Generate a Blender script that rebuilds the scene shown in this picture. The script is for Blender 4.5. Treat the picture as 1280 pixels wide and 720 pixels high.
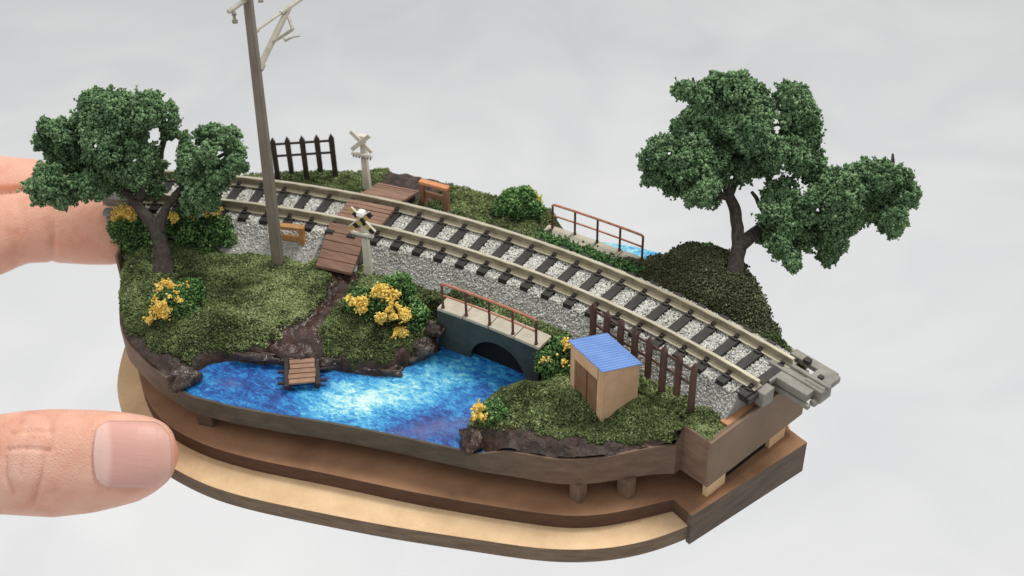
import bpy, math, random
import numpy as np
from mathutils import Matrix, Vector
# 1 Blender unit = 1 cm of the real model (9 mm gauge track)
scene = bpy.context.scene
for o in list(bpy.data.objects): bpy.data.objects.remove(o)
scene.unit_settings.scale_length = 0.01
COL = scene.collection

# ------------------------------------------------------------------ camera
FOC = 1638.58
CP = np.array([11.476026, 1.980587, 16.532826])
CM = np.array([[0.87151329, 0.49010127, -0.01628887],
               [0.29042835, -0.54264363, -0.78815561],
               [-0.39511512, 0.68215734, -0.61526044]])
cam = bpy.data.cameras.new('camera'); camo = bpy.data.objects.new('camera', cam); COL.objects.link(camo)
cam.sensor_width = 36; cam.lens = FOC / 1280 * 36; cam.clip_start = .5; cam.clip_end = 2000
mw = Matrix.Identity(4)
for i in range(3):
    mw[i][0] = CM[0][i]; mw[i][1] = -CM[1][i]; mw[i][2] = -CM[2][i]; mw[i][3] = CP[i]
camo.matrix_world = mw
cam.dof.use_dof = True; cam.dof.focus_distance = 26.6; cam.dof.aperture_fstop = 0.26
scene.camera = camo

# ------------------------------------------------------------------ light
W = bpy.data.worlds.new('World'); scene.world = W; W.use_nodes = True
W.node_tree.nodes['Background'].inputs[0].default_value = (0.97, 0.985, 1.0, 1)
W.node_tree.nodes['Background'].inputs[1].default_value = 0.66
def area(name, loc, target, size, power, color):
    l = bpy.data.lights.new(name, 'AREA'); l.shape = 'RECTANGLE'; l.size = size[0]; l.size_y = size[1]
    l.energy = power; l.color = color
    o = bpy.data.objects.new(name, l); COL.objects.link(o); o.location = loc
    o.rotation_euler = (Vector(target) - Vector(loc)).to_track_quat('-Z', 'Y').to_euler()
    return o
area('softbox', (12, 50, 66), (0, 20, 0), (26, 24), 46000, (1.0, 0.975, 0.94))
area('added_fill', (-70, -20, 60), (0, 20, 0), (60, 50), 21000, (0.95, 0.98, 1.0))  # added fill from front left to brighten the front faces, no seen source
scene.view_settings.view_transform = 'Standard'; scene.view_settings.look = 'None'
scene.view_settings.exposure = 0.0; scene.view_settings.gamma = 1
scene.render.engine = 'CYCLES'

# ------------------------------------------------------------------ helpers
rng = np.random.default_rng(7)
R2D = 57.29578
def un(u, v, z):                       # photograph point -> world point at height z
    d = CM.T @ np.array([(u-640)/FOC, (v-360)/FOC, 1.0]); t = (z-CP[2])/d[2]; return CP + t*d
def at(u, v, dep):                     # photograph point -> world point at a distance
    return CP + dep*(CM.T @ np.array([(u-640)/FOC, (v-360)/FOC, 1.0]))
def depth(p): return float(CM[2] @ (np.array(p)-CP))
def proj(P):
    c = (P-CP) @ CM.T; return 640+FOC*c[:, 0]/c[:, 2], 360+FOC*c[:, 1]/c[:, 2]
def pol(a, r, z): a = math.radians(a); return np.array([r*math.sin(a), r*math.cos(a), z])
def tang(a): a = math.radians(a); return np.array([math.cos(a), -math.sin(a), 0.])
def radi(a): a = math.radians(a); return np.array([math.sin(a), math.cos(a), 0.])
UP = np.array([0, 0, 1.])
def sm(x, a, b):
    t = np.clip((x-a)/(b-a), 0, 1); return t*t*(3-2*t)

def hash3(i, j, k, s):
    n = (i*374761393 + j*668265263 + k*2147483647 + s*1274126177) & 0xffffffff
    n = ((n ^ (n >> 13)) * 1274126177) & 0xffffffff
    n = ((n ^ (n >> 16)) * 668265263) & 0xffffffff
    return (n & 0xffff)/65535.0
def vnoise(P, s=0):
    P = np.asarray(P, float); I = np.floor(P).astype(np.int64); f = P-I; f = f*f*(3-2*f)
    r = 0
    for dx in (0, 1):
        for dy in (0, 1):
            for dz in (0, 1):
                w = (f[:, 0] if dx else 1-f[:, 0])*(f[:, 1] if dy else 1-f[:, 1])*(f[:, 2] if dz else 1-f[:, 2])
                r = r + w*hash3(I[:, 0]+dx, I[:, 1]+dy, I[:, 2]+dz, s)
    return r*2-1
def fbm(P, o=3, s=0):
    r = 0; a = 1
    for k in range(o): r = r + a*vnoise(P*2**k, s+k*17); a *= .5
    return r

class MB:
    def __init__(s): s.v = []; s.f = []; s.m = []
    def add(s, vs, fs, m=0):
        n = len(s.v); s.v += [tuple(map(float, v)) for v in vs]; s.f += [tuple(i+n for i in f) for f in fs]; s.m += [m]*len(fs); return s
    def box(s, c, X, Y, Z, hx, hy, hz, m=0, taper=1.0):
        c = np.array(c, float); vs = []
        for z in (-1, 1):
            t = taper if z > 0 else 1
            for x, y in ((-1, -1), (1, -1), (1, 1), (-1, 1)): vs.append(c+X*x*hx*t+Y*y*hy*t+Z*z*hz)
        return s.add(vs, [(0, 3, 2, 1), (4, 5, 6, 7), (0, 1, 5, 4), (1, 2, 6, 5), (2, 3, 7, 6), (3, 0, 4, 7)], m)
    def beam(s, p, q, w, h, up=UP, m=0, w2=None, h2=None):
        p = np.array(p, float); q = np.array(q, float); d = q-p; d = d/np.linalg.norm(d)
        X = np.cross(d, up)
        if np.linalg.norm(X) < 1e-4: X = np.cross(d, np.array([1., 0, 0]))
        X = X/np.linalg.norm(X); Y = np.cross(X, d); w2 = w if w2 is None else w2; h2 = h if h2 is None else h2
        vs = [p+X*x*w/2+Y*y*h/2 for x, y in ((-1, -1), (1, -1), (1, 1), (-1, 1))]+[q+X*x*w2/2+Y*y*h2/2 for x, y in ((-1, -1), (1, -1), (1, 1), (-1, 1))]
        return s.add(vs, [(0, 1, 2, 3), (4, 7, 6, 5), (0, 4, 5, 1), (1, 5, 6, 2), (2, 6, 7, 3), (3, 7, 4, 0)], m)
    def tube(s, pts, rad, n=8, m=0):
        pts = [np.array(p, float) for p in pts]; rad = rad if hasattr(rad, '__len__') else [rad]*len(pts); vs = []; fs = []
        X = None
        for i, p in enumerate(pts):
            d = pts[min(i+1, len(pts)-1)]-pts[max(i-1, 0)]; d = d/np.linalg.norm(d)
            if X is None: X = np.cross(d, UP if abs(d[2]) < .9 else np.array([1., 0, 0]))
            X = X-d*(X@d); X = X/np.linalg.norm(X); Y = np.cross(d, X)
            for k in range(n):
                t = 2*math.pi*k/n; vs.append(p+(X*math.cos(t)+Y*math.sin(t))*rad[i])
        for i in range(len(pts)-1):
            for k in range(n):
                k2 = (k+1) % n; fs.append((i*n+k, i*n+k2, (i+1)*n+k2, (i+1)*n+k))
        fs.append(tuple(range(n))[::-1]); fs.append(tuple((len(pts)-1)*n+k for k in range(n)))
        return s.add(vs, fs, m)
    def prism(s, poly, z0, z1, side=0, top=0, bot=0):   # poly: list of (x,y) ccw ; z1 scalar or list
        n = len(poly); zt = z1 if hasattr(z1, '__len__') else [z1]*n
        vs = [(x, y, z0) for x, y in poly]+[(x, y, zt[i]) for i, (x, y) in enumerate(poly)]; b = len(s.v)
        s.add(vs, [(i, (i+1) % n, n+(i+1) % n, n+i) for i in range(n)], side)
        s.f.append(tuple(b+n+i for i in range(n))); s.m.append(top)
        s.f.append(tuple(b+i for i in range(n))[::-1]); s.m.append(bot); return s
    def sweep(s, prof, angs, m=0, cap=True):            # prof: list of (r,z) closed
        n = len(prof); vs = []; fs = []
        for a in angs:
            for r, z in prof: vs.append(pol(a, r, z))
        for i in range(len(angs)-1):
            for k in range(n):
                k2 = (k+1) % n; fs.append((i*n+k, i*n+k2, (i+1)*n+k2, (i+1)*n+k))
        if cap: fs.append(tuple(range(n))[::-1]); fs.append(tuple((len(angs)-1)*n+k for k in range(n)))
        return s.add(vs, fs, m)

def thing(name, loc, label, cat, group=None):
    o = bpy.data.objects.new(name, None); COL.objects.link(o); o.location = tuple(map(float, loc)); o.empty_display_size = .3
    o['label'] = label; o['category'] = cat
    if group: o['group'] = group
    return o
def link(name, me, mats, parent=None, smooth=False, bevel=0):
    for m in (mats if isinstance(mats, (list, tuple)) else [mats]): me.materials.append(m)
    o = bpy.data.objects.new(name, me); COL.objects.link(o)
    if parent is not None: o.parent = parent
    if smooth: me.polygons.foreach_set('use_smooth', [True]*len(me.polygons))
    if bevel:
        b = o.modifiers.new('bevel', 'BEVEL'); b.width = bevel; b.segments = 2; b.limit_method = 'ANGLE'; b.angle_limit = .7
    return o
def part(name, mb, mats, parent=None, smooth=False, bevel=0, local=False):
    me = bpy.data.meshes.new(name); off = np.zeros(3)
    if parent is not None and not local:
        p = parent
        while p is not None: off += np.array(p.location); p = p.parent
    me.from_pydata([(v[0]-off[0], v[1]-off[1], v[2]-off[2]) for v in mb.v], [], mb.f)
    me.polygons.foreach_set('material_index', mb.m); me.update()
    import bmesh
    bm = bmesh.new(); bm.from_mesh(me); bmesh.ops.recalc_face_normals(bm, faces=bm.faces); bm.to_mesh(me); bm.free()
    return link(name, me, mats, parent, smooth, bevel)
def tag(o, label=None, cat=None, group=None, kind=None):
    for k, v in (('label', label), ('category', cat), ('group', group), ('kind', kind)):
        if v: o[k] = v
    return o
OV = np.array([[1, 0, 0], [-1, 0, 0], [0, 1, 0], [0, -1, 0], [0, 0, 1], [0, 0, -1]], float)
OF = np.array([[0, 2, 4], [2, 1, 4], [1, 3, 4], [3, 0, 4], [2, 0, 5], [1, 2, 5], [3, 1, 5], [0, 3, 5]])
def flakes(name, P, size, mat, parent=None, tint=None, aniso=(.45, 1.0), verts=OV, faces=OF, jitter=.25, smooth=False):
    P = np.asarray(P, float); N = len(P); nv = len(verts)
    size = np.broadcast_to(np.asarray(size, float), (N,))
    A = rng.normal(size=(N, 3, 3)); Q, _ = np.linalg.qr(A)
    sc = rng.uniform(aniso[0], aniso[1], (N, 1, 3))
    V = (verts[None]*sc*(1+rng.uniform(-jitter, jitter, (N, nv, 1)))) @ Q
    V = V*size[:, None, None] + P[:, None, :]
    if parent is not None: V = V - np.array(parent.location)[None, None]
    F = (faces[None]+np.arange(N)[:, None, None]*nv).reshape(-1, faces.shape[1]); nf = len(F); k = faces.shape[1]
    me = bpy.data.meshes.new(name); me.vertices.add(N*nv); me.vertices.foreach_set('co', V.astype(np.float32).ravel())
    me.loops.add(nf*k); me.loops.foreach_set('vertex_index', F.astype(np.int32).ravel())
    me.polygons.add(nf); me.polygons.foreach_set('loop_start', np.arange(0, nf*k, k, dtype=np.int32))
    me.update(calc_edges=True); me.validate()
    if tint is None: tint = rng.random(N)
    at_ = me.attributes.new('tint', 'FLOAT', 'POINT'); at_.data.foreach_set('value', np.repeat(tint, nv).astype(np.float32))
    return link(name, me, mat, parent, smooth)
TV = np.array([[1, 1, 1], [1, -1, -1], [-1, 1, -1], [-1, -1, 1]], float)*.75
TF = np.array([[0, 1, 2], [0, 3, 1], [0, 2, 3], [1, 3, 2]])
def ico():
    t = (1+5**.5)/2
    v = np.array([(-1, t, 0), (1, t, 0), (-1, -t, 0), (1, -t, 0), (0, -1, t), (0, 1, t), (0, -1, -t), (0, 1, -t), (t, 0, -1), (t, 0, 1), (-t, 0, -1), (-t, 0, 1)], float)
    f = np.array([(0, 11, 5), (0, 5, 1), (0, 1, 7), (0, 7, 10), (0, 10, 11), (1, 5, 9), (5, 11, 4), (11, 10, 2), (10, 7, 6), (7, 1, 8), (3, 9, 4), (3, 4, 2), (3, 2, 6), (3, 6, 8), (3, 8, 9), (4, 9, 5), (2, 4, 11), (6, 2, 10), (8, 6, 7), (9, 8, 1)])
    return v/np.linalg.norm(v[0]), f
IV, IF_ = ico()

# ------------------------------------------------------------------ materials
def srgb(c):
    r = []
    for x in c[:3]:
        x = x/255; r.append(x/12.92 if x <= .04045 else ((x+.055)/1.055)**2.4)
    return (*r, 1)
def lin(c): return (*c, 1)
class N:
    def __init__(s, name):
        s.m = bpy.data.materials.new(name); s.m.use_nodes = True; s.t = s.m.node_tree; s.b = s.t.nodes['Principled BSDF']; s.tc = s.t.nodes.new('ShaderNodeTexCoord')
    def n(s, t, **k):
        x = s.t.nodes.new(t)
        for a, b in k.items(): setattr(x, a, b)
        return x
    def l(s, a, b): s.t.links.new(a, b)
    def noise(s, scale, detail=4, rough=.55, vec=None, dist=0):
        x = s.n('ShaderNodeTexNoise'); x.inputs['Scale'].default_value = scale; x.inputs['Detail'].default_value = detail; x.inputs['Roughness'].default_value = rough; x.inputs['Distortion'].default_value = dist
        s.l(vec or s.tc.outputs['Object'], x.inputs['Vector']); return x.outputs['Fac']
    def ramp(s, fac, stops):
        x = s.n('ShaderNodeValToRGB'); e = x.color_ramp.elements
        e[0].position = stops[0][0]; e[0].color = stops[0][1]; e[1].position = stops[-1][0]; e[1].color = stops[-1][1]
        for p, c in stops[1:-1]: q = e.new(p); q.color = c
        s.l(fac, x.inputs[0]); return x.outputs[0]
    def mix(s, fac, a, b, mode='MIX'):
        x = s.n('ShaderNodeMix', data_type='RGBA', blend_type=mode)
        if isinstance(fac, (int, float)): x.inputs[0].default_value = fac
        else: s.l(fac, x.inputs[0])
        for i, c in ((6, a), (7, b)):
            if isinstance(c, tuple): x.inputs[i].default_value = c
            else: s.l(c, x.inputs[i])
        return x.outputs[2]
    def math(s, op, a, b=0.0, clamp=False):
        x = s.n('ShaderNodeMath', operation=op, use_clamp=clamp)
        for i, c in ((0, a), (1, b)):
            if isinstance(c, (int, float)): x.inputs[i].default_value = c
            else: s.l(c, x.inputs[i])
        return x.outputs[0]
    def mapping(s, scale, rot=(0, 0, 0), loc=(0, 0, 0), src=None):
        x = s.n('ShaderNodeMapping'); x.inputs['Scale'].default_value = scale; x.inputs['Rotation'].default_value = rot; x.inputs['Location'].default_value = loc
        s.l(src or s.tc.outputs['Object'], x.inputs[0]); return x.outputs[0]
    def bump(s, h, strength=.3, dist=.02):
        x = s.n('ShaderNodeBump'); x.inputs['Strength'].default_value = strength; x.inputs['Distance'].default_value = dist; s.l(h, x.inputs['Height']); s.l(x.outputs[0], s.b.inputs['Normal'])
    def out(s, col=None, rough=.6, spec=.4, metal=0.0):
        if col is not None:
            if isinstance(col, tuple): s.b.inputs['Base Color'].default_value = col
            else: s.l(col, s.b.inputs['Base Color'])
        if isinstance(rough, (int, float)): s.b.inputs['Roughness'].default_value = rough
        else: s.l(rough, s.b.inputs['Roughness'])
        s.b.inputs['Specular IOR Level'].default_value = spec; s.b.inputs['Metallic'].default_value = metal
        return s.m
def mottled(name, c1, c2, scale=8, rough=.65, spec=.35, bump=.25, fine=60, metal=0, stretch=None, dist=.01):
    k = N(name); v = k.mapping(stretch) if stretch else None
    a = k.noise(scale, 5, .6, v); b = k.noise(fine, 3, .6, v)
    f = k.math('ADD', k.math('MULTIPLY', a, .65), k.math('MULTIPLY', b, .35))
    c = k.ramp(f, [(.38, c1), (.62, c2)])
    oi = k.n('ShaderNodeObjectInfo'); c = k.mix(k.math('MULTIPLY', oi.outputs['Random'], .35), c, k.mix(.5, c, c1))
    k.bump(f, bump, dist); return k.out(c, rough, spec, metal)
L = srgb
M_tan = mottled('light fibreboard', L((206, 172, 132)), L((230, 198, 156)), 1.2, .7, .25, .15, 45)
M_burn = mottled('laser burnt fibreboard edge', L((102, 84, 68)), L((134, 114, 94)), 2, .7, .25, .2, 40, stretch=(1, 1, 6))
k = N('dark slate and brown painted wall'); sx = k.n('ShaderNodeSeparateXYZ'); k.l(k.n('ShaderNodeNewGeometry').outputs['Position'], sx.inputs[0])
wf = k.math('ADD', k.math('MULTIPLY', k.math('SUBTRACT', sx.outputs['X'], 1.5), .5), k.math('MULTIPLY', k.math('SUBTRACT', k.noise(1.2, 4), .5), 1.2), True)
wl = k.math('ADD', k.math('MULTIPLY', k.math('SUBTRACT', -4.2, sx.outputs['X']), .8), 0, True); wf = k.math('MAXIMUM', wf, wl)
gn = k.noise(2, 6, .7, k.mapping((1, 1, 3)))
k.bump(k.noise(30, 3), .25, .01); M_body = k.out(k.mix(wf, k.ramp(gn, [(.35, L((72, 66, 57))), (.65, L((94, 86, 74)))]), k.ramp(gn, [(.35, L((100, 79, 64))), (.65, L((124, 100, 82)))])), .6, .3)
M_btop = mottled('brown painted fibreboard', L((132, 97, 72)), L((166, 125, 94)), 1.0, .7, .25, .15, 40)
M_bedge = mottled('dark burnt edge', L((78, 56, 44)), L((98, 72, 58)), 2, .7, .25, .2, 40, stretch=(1, 1, 6))
M_wall = mottled('dark brown painted fibreboard', L((80, 68, 58)), L((108, 92, 78)), 1.5, .65, .3, .25, 30, stretch=(1, 1, 5))
M_end = mottled('grey brown painted board', L((122, 102, 84)), L((140, 118, 98)), .9, .7, .25, .12, 40)
M_raw = mottled('raw orange board top', L((176, 124, 84)), L((200, 150, 108)), 2, .7, .25, .1, 40)
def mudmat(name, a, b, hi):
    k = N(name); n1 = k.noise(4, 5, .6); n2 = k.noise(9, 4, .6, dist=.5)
    c = k.ramp(n1, [(.35, a), (.65, b)]); c = k.mix(k.ramp(n2, [(.63, (0, 0, 0, 1)), (.74, (1, 1, 1, 1))]), c, hi)  # pale noise patches paint gloss highlights into the colour
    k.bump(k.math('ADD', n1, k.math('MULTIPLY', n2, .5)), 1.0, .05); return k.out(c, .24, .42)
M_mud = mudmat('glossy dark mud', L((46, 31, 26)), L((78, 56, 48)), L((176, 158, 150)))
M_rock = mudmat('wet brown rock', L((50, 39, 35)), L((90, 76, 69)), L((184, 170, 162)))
M_rail = mottled('nickel silver rail', L((204, 194, 168)), L((230, 221, 198)), 2, .30, .5, .08, 30, metal=.7)
M_tie = mottled('dark plastic sleeper', L((34, 32, 30)), L((58, 53, 50)), 3, .55, .4, .35, 50, stretch=(3, .6, 3))
M_gply = mottled('grey plastic', L((118, 114, 105)), L((150, 145, 134)), 3, .5, .4, .1, 40)
M_plank = mottled('reddish brown plank', L((118, 90, 76)), L((150, 118, 100)), 3, .7, .25, .3, 50, stretch=(.6, 4, 4))
M_dplank = mottled('worn tan plank', L((130, 99, 80)), L((162, 128, 106)), 3, .65, .3, .3, 50)
M_dark = mottled('blackened timber', L((38, 32, 30)), L((62, 52, 48)), 6, .6, .35, .3, 40)
M_fence = mottled('dark brown fence board', L((74, 54, 48)), L((104, 78, 68)), 4, .65, .3, .3, 40, stretch=(3, 3, .8))
M_bfence = mottled('black brown fence board', L((56, 50, 44)), L((76, 68, 60)), 4, .65, .3, .3, 40)
M_pole = mottled('grey painted pole', L((112, 104, 92)), L((132, 123, 110)), 3, .6, .3, .2, 50, stretch=(3, 3, .5))
M_arm = mottled('pale grey bracket', L((160, 154, 138)), L((186, 180, 164)), 6, .5, .4, .1, 40)
M_cream = mottled('cream plastic', L((196, 190, 174)), L((216, 210, 194)), 6, .5, .4, .1, 40)
M_white = mottled('white plastic', L((236, 234, 228)), L((246, 244, 240)), 6, .4, .4, .05, 40)
M_slab = mottled('concrete slab', L((168, 160, 142)), L((190, 182, 164)), 4, .7, .3, .3, 50)
M_cul = mottled('dark slate painted wall', L((44, 51, 48)), L((64, 72, 67)), 2.5, .5, .4, .3, 30)
M_tun = mottled('black opening shade', L((14, 16, 18)), L((24, 26, 28)), 3, .8, .2, .1, 30)  # black colour holds the shade inside the tunnel and end slot
M_rust = mottled('rust red rail', L((158, 98, 76)), L((190, 130, 104)), 6, .6, .3, .2, 50)
M_rpost = mottled('dark rust post', L((84, 56, 48)), L((112, 76, 64)), 6, .6, .3, .2, 50)
M_orange = mottled('orange lit wood', L((186, 122, 84)), L((208, 146, 104)), 5, .65, .3, .2, 50)  # barrier top: reflected light put into the wood colour
M_bwood = mottled('brown wood frame', L((128, 92, 72)), L((152, 112, 88)), 5, .65, .3, .2, 50)
M_ywood = mottled('yellow brown wood', L((150, 108, 62)), L((190, 142, 92)), 5, .65, .3, .2, 50)
M_yell = mottled('faded yellow paint', L((178, 152, 92)), L((204, 180, 124)), 6, .5, .4, .1, 40)
M_blk = mottled('black paint', L((30, 26, 26)), L((44, 38, 36)), 6, .5, .4, .1, 40)
M_shed = mottled('kraft card wall', L((192, 156, 122)), L((210, 174, 140)), 3, .75, .2, .15, 70)
M_door = mottled('brown card door', L((118, 90, 66)), L((138, 106, 80)), 3, .75, .2, .15, 70)
M_roof = mottled('blue corrugated sheet', L((102, 136, 194)), L((122, 156, 208)), 2, .5, .35, .05, 30)
M_bark = mottled('dark bark', L((52, 47, 43)), L((84, 77, 70)), 5, .8, .2, 1.0, 22, stretch=(3, 3, 1), dist=.05)

def tinted(name, stops, rough=.85, spec=.15, bump=None, transl=0):
    k = N(name); a = k.n('ShaderNodeAttribute', attribute_name='tint'); c = k.ramp(a.outputs['Fac'], stops)
    n = k.noise(3, 3); c = k.mix(.35, c, k.mix(n, c, L((0, 0, 0))), 'MIX') if False else c
    return k.out(c, rough, spec)
M_grass = tinted('scatter grass', [(0, L((44, 52, 32))), (.3, L((78, 88, 54))), (.6, L((102, 116, 72))), (.85, L((130, 144, 94))), (1, L((152, 160, 116)))])
M_gdark = tinted('dark mound grass', [(0, L((54, 56, 42))), (.4, L((84, 87, 62))), (.8, L((108, 112, 82))), (1, L((134, 136, 106)))])
M_leaf = tinted('tree foliage', [(0, L((66, 87, 61))), (.35, L((98, 127, 89))), (.7, L((130, 161, 114))), (1, L((176, 200, 157)))])
M_bleaf = tinted('bush foliage', [(0, L((50, 74, 46))), (.4, L((84, 120, 68))), (.8, L((122, 158, 94))), (1, L((166, 192, 126)))])
M_flow = tinted('yellow flower', [(0, L((208, 168, 74))), (.5, L((236, 200, 98))), (1, L((248, 226, 136)))])
M_lime = tinted('yellow green tip', [(0, L((128, 142, 60))), (.5, L((176, 178, 90))), (1, L((214, 208, 120)))])
M_stone = tinted('ballast stone', [(0, L((112, 110, 103))), (.25, L((158, 156, 148))), (.7, L((195, 193, 185))), (1, L((228, 226, 219)))], .7, .3)

k = N('ground soil and moss'); ga = k.n('ShaderNodeAttribute', attribute_name='green')
soil = k.ramp(k.noise(5, 5), [(.35, L((38, 27, 22))), (.65, L((72, 54, 45)))])
moss = k.ramp(k.noise(12, 4), [(.35, L((44, 48, 30))), (.65, L((82, 86, 54)))])
k.bump(k.noise(14, 5), .8, .04)
M_ground = k.out(k.mix(ga.outputs['Fac'], soil, moss), k.math('ADD', k.math('MULTIPLY', ga.outputs['Fac'], .35), .42), .3)

# painted stream: brush strokes of blue, violet, turquoise and white under gloss
def water_mat():
    k = N('painted blue water')
    strv = k.mapping((3.0, 5.0, 1), (0, 0, math.radians(-30)))
    n1 = k.noise(3.4, 8, .85, strv, 1.1); n2 = k.noise(1.3, 5, .7, None, .8); n3 = k.noise(3.2, 6, .8, None, .6)
    vo = k.n('ShaderNodeTexVoronoi'); vo.inputs['Scale'].default_value = 6.5; k.l(k.mapping((1.1, 2.1, 1), (0, 0, math.radians(-30))), vo.inputs['Vector']); vs_ = k.n('ShaderNodeSeparateColor'); k.l(vo.outputs['Color'], vs_.inputs[0]); dab = vs_.outputs[0]
    geo = k.tc.outputs['Object']
    def blob(cx, cy, sx, sy, rot):
        m = k.n('ShaderNodeMapping', vector_type='TEXTURE'); m.inputs['Location'].default_value = (cx, cy, -1.17); m.inputs['Rotation'].default_value = (0, 0, rot); m.inputs['Scale'].default_value = (sx, sy, 50)
        k.l(geo, m.inputs[0]); ln = k.n('ShaderNodeVectorMath', operation='LENGTH'); k.l(m.outputs[0], ln.inputs[0])
        return k.math('SUBTRACT', 1.0, ln.outputs['Value'], True)
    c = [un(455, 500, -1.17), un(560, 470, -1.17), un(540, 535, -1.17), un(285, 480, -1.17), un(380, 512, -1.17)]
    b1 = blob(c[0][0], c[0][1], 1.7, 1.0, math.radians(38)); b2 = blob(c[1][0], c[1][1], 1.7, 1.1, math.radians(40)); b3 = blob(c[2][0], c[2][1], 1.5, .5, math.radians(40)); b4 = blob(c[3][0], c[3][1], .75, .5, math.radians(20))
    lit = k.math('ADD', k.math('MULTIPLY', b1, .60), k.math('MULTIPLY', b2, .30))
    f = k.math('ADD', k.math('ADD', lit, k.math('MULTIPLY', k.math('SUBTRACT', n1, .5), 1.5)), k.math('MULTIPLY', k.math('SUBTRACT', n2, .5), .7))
    b5 = blob(.6, 24.3, 4.5, 1.4, 0); f = k.math('ADD', k.math('ADD', f, k.math('MULTIPLY', b5, .5)), k.math('ADD', .07, k.math('MULTIPLY', dab, .24)))  # b5 lightens the rear water in colour, as a gloss reflection
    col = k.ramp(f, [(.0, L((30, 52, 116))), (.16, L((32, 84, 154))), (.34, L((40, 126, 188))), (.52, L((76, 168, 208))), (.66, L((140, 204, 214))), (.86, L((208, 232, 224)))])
    v = k.math('MULTIPLY', k.math('ADD', k.math('MULTIPLY', b3, .8), k.math('MULTIPLY', b4, .6)), k.math('ADD', n3, .35), True)
    v = k.math('MULTIPLY', k.math('SUBTRACT', k.math('ADD', v, k.math('MULTIPLY', n3, 1.1)), .78), 2.0, True)
    col = k.mix(v, col, k.mix(n1, L((52, 62, 118)), L((112, 112, 158))))
    k.bump(n1, .25, .03)
    k.b.inputs['Coat Weight'].default_value = .25; k.b.inputs['Coat Roughness'].default_value = .25
    return k.out(col, .4, .35)
M_water = water_mat()
k = N('matte grey paper'); n = k.noise(.018, 4, .5, dist=.8); n2 = k.noise(.07, 3, .5, dist=1.5)
c = k.ramp(k.math('ADD', k.math('MULTIPLY', n, .6), k.math('MULTIPLY', n2, .4)), [(.35, lin((.65, .655, .665))), (.65, lin((.79, .79, .785)))])
M_back = k.out(c, .8, .2)
k = N('skin'); n = k.noise(1.1, 4, .6); nf = k.noise(24, 4, .7); v = k.n('ShaderNodeTexVoronoi', feature='DISTANCE_TO_EDGE'); v.inputs['Scale'].default_value = 11
k.l(k.mapping((1, 1.6, 1.6)), v.inputs['Vector'])
c = k.ramp(n, [(.3, L((212, 150, 124))), (.5, L((226, 172, 148))), (.7, L((232, 184, 162)))])
k.bump(k.math('ADD', k.math('MULTIPLY', v.outputs['Distance'], .9), k.math('MULTIPLY', nf, .6)), .6, .03)
k.b.inputs['Subsurface Weight'].default_value = .25; k.b.inputs['Subsurface Radius'].default_value = (.35, .12, .06); k.b.inputs['Subsurface Scale'].default_value = .6
M_skin = k.out(c, .48, .4)

# ------------------------------------------------------------------ outline of the wooden body (angle -> radius)
fa = np.array([-23.3, -22.9, -22.3, -21.2, -19.8, -17.7, -14.0, -10.4, -6.8, 0, 3.5, 7.0, 9.5, 11.7, 13.2, 14.2, 15.2, 16.1])
fr = np.array([19.25, 18.75, 18.2, 17.35, 16.95, 16.45, 15.95, 15.9, 16.0, 16.4, 16.65, 16.95, 17.3, 17.62, 18.05, 18.5, 19.0, 19.3])
def smooth_curve(A, Rr, n=4):
    xs = np.linspace(A[0], A[-1], 240); ys = np.interp(xs, A, Rr)
    for _ in range(n): ys[1:-1] = (ys[:-2]+ys[1:-1]*2+ys[2:])/4
    return xs, ys
fxs, fys = smooth_curve(fa, fr, 14)
def rfront(a): return np.where(np.asarray(a) > 16.1, 19.47, np.interp(a, fxs, fys))
bxs, bys = smooth_curve(np.array([-23.3, -21.5, -19, -16.5, -12.9, -10.5, -8, -3.5, 0, 1, 2.3, 4, 6, 8, 10, 13, 15, 16.2, 17.9]), np.array([22.4, 22.45, 22.65, 22.95, 23.35, 23.75, 23.75, 23.6, 23.7, 23.75, 24.0, 24.25, 24.4, 24.4, 24.15, 23.4, 22.95, 22.6, 22.35]), 5)
def rback(a): return np.interp(a, bxs, bys)
ZW = -1.17
def ztop(a):
    a = np.asarray(a, float)
    z = np.where(a < 0, -1.15+.17*(1-sm(a, -17.5, -14.2)), -1.15+.2*sm(a, 6.6, 9.0))
    z = z + .10*sm(a, 13.5, 16.0)
    return np.where(a > 16.1, -.45, z)
def outline(n=150):
    A = np.linspace(-23.3, 16.1, n); p = [(a, float(rfront(min(a, 16.09)))) for a in A]
    p += [(16.12, 19.47), (17.9, 19.47), (17.9, 22.35)]
    B = np.linspace(17.9, -23.3, n)[1:]; p += [(a, float(rback(a))) for a in B]
    return p
OUT = outline()

# ------------------------------------------------------------------ wooden display base
base = thing('display_base', (0, 19, -2.85), 'stepped brown fibreboard base with curved front carrying the whole railway model', 'base')
def xy(p): return [tuple(pol(a, r, 0)[:2]) for a, r in p]
def plate(pts):  # front points then mirrored back
    return xy(pts)
Aout = [(-23.3, 19.2), (-23.3, 18.9), (-23.2, 18.5), (-22.85, 17.9), (-22.3, 17.2), (-21.25, 16.57), (-19.4, 16.0), (-17, 15.6), (-14.15, 15.38), (-11.5, 15.22), (-9, 15.16), (-5, 15.17), (-.9, 15.24), (3.2, 15.52), (7.1, 15.9), (10, 16.3), (12.85, 16.8), (14.5, 17.17), (15.9, 17.62), (16.9, 18.13), (17.5, 18.54), (18.0, 19.05), (18.0, 19.2)]
Bout = [(-22.95, 19.3), (-22.6, 18.6), (-22.0, 18.1), (-21.14, 17.55), (-20.05, 16.95), (-18.9, 16.5), (-17.54, 16.15), (-15.6, 15.8), (-13.64, 15.6), (-10.3, 15.4), (-7.1, 15.33), (-3.5, 15.42), (.4, 15.62), (4.4, 15.98), (8.4, 16.46), (10.8, 16.85), (12.82, 17.26), (14.0, 17.6), (14.9, 17.98), (15.7, 18.5), (16.58, 19.13)]
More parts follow.
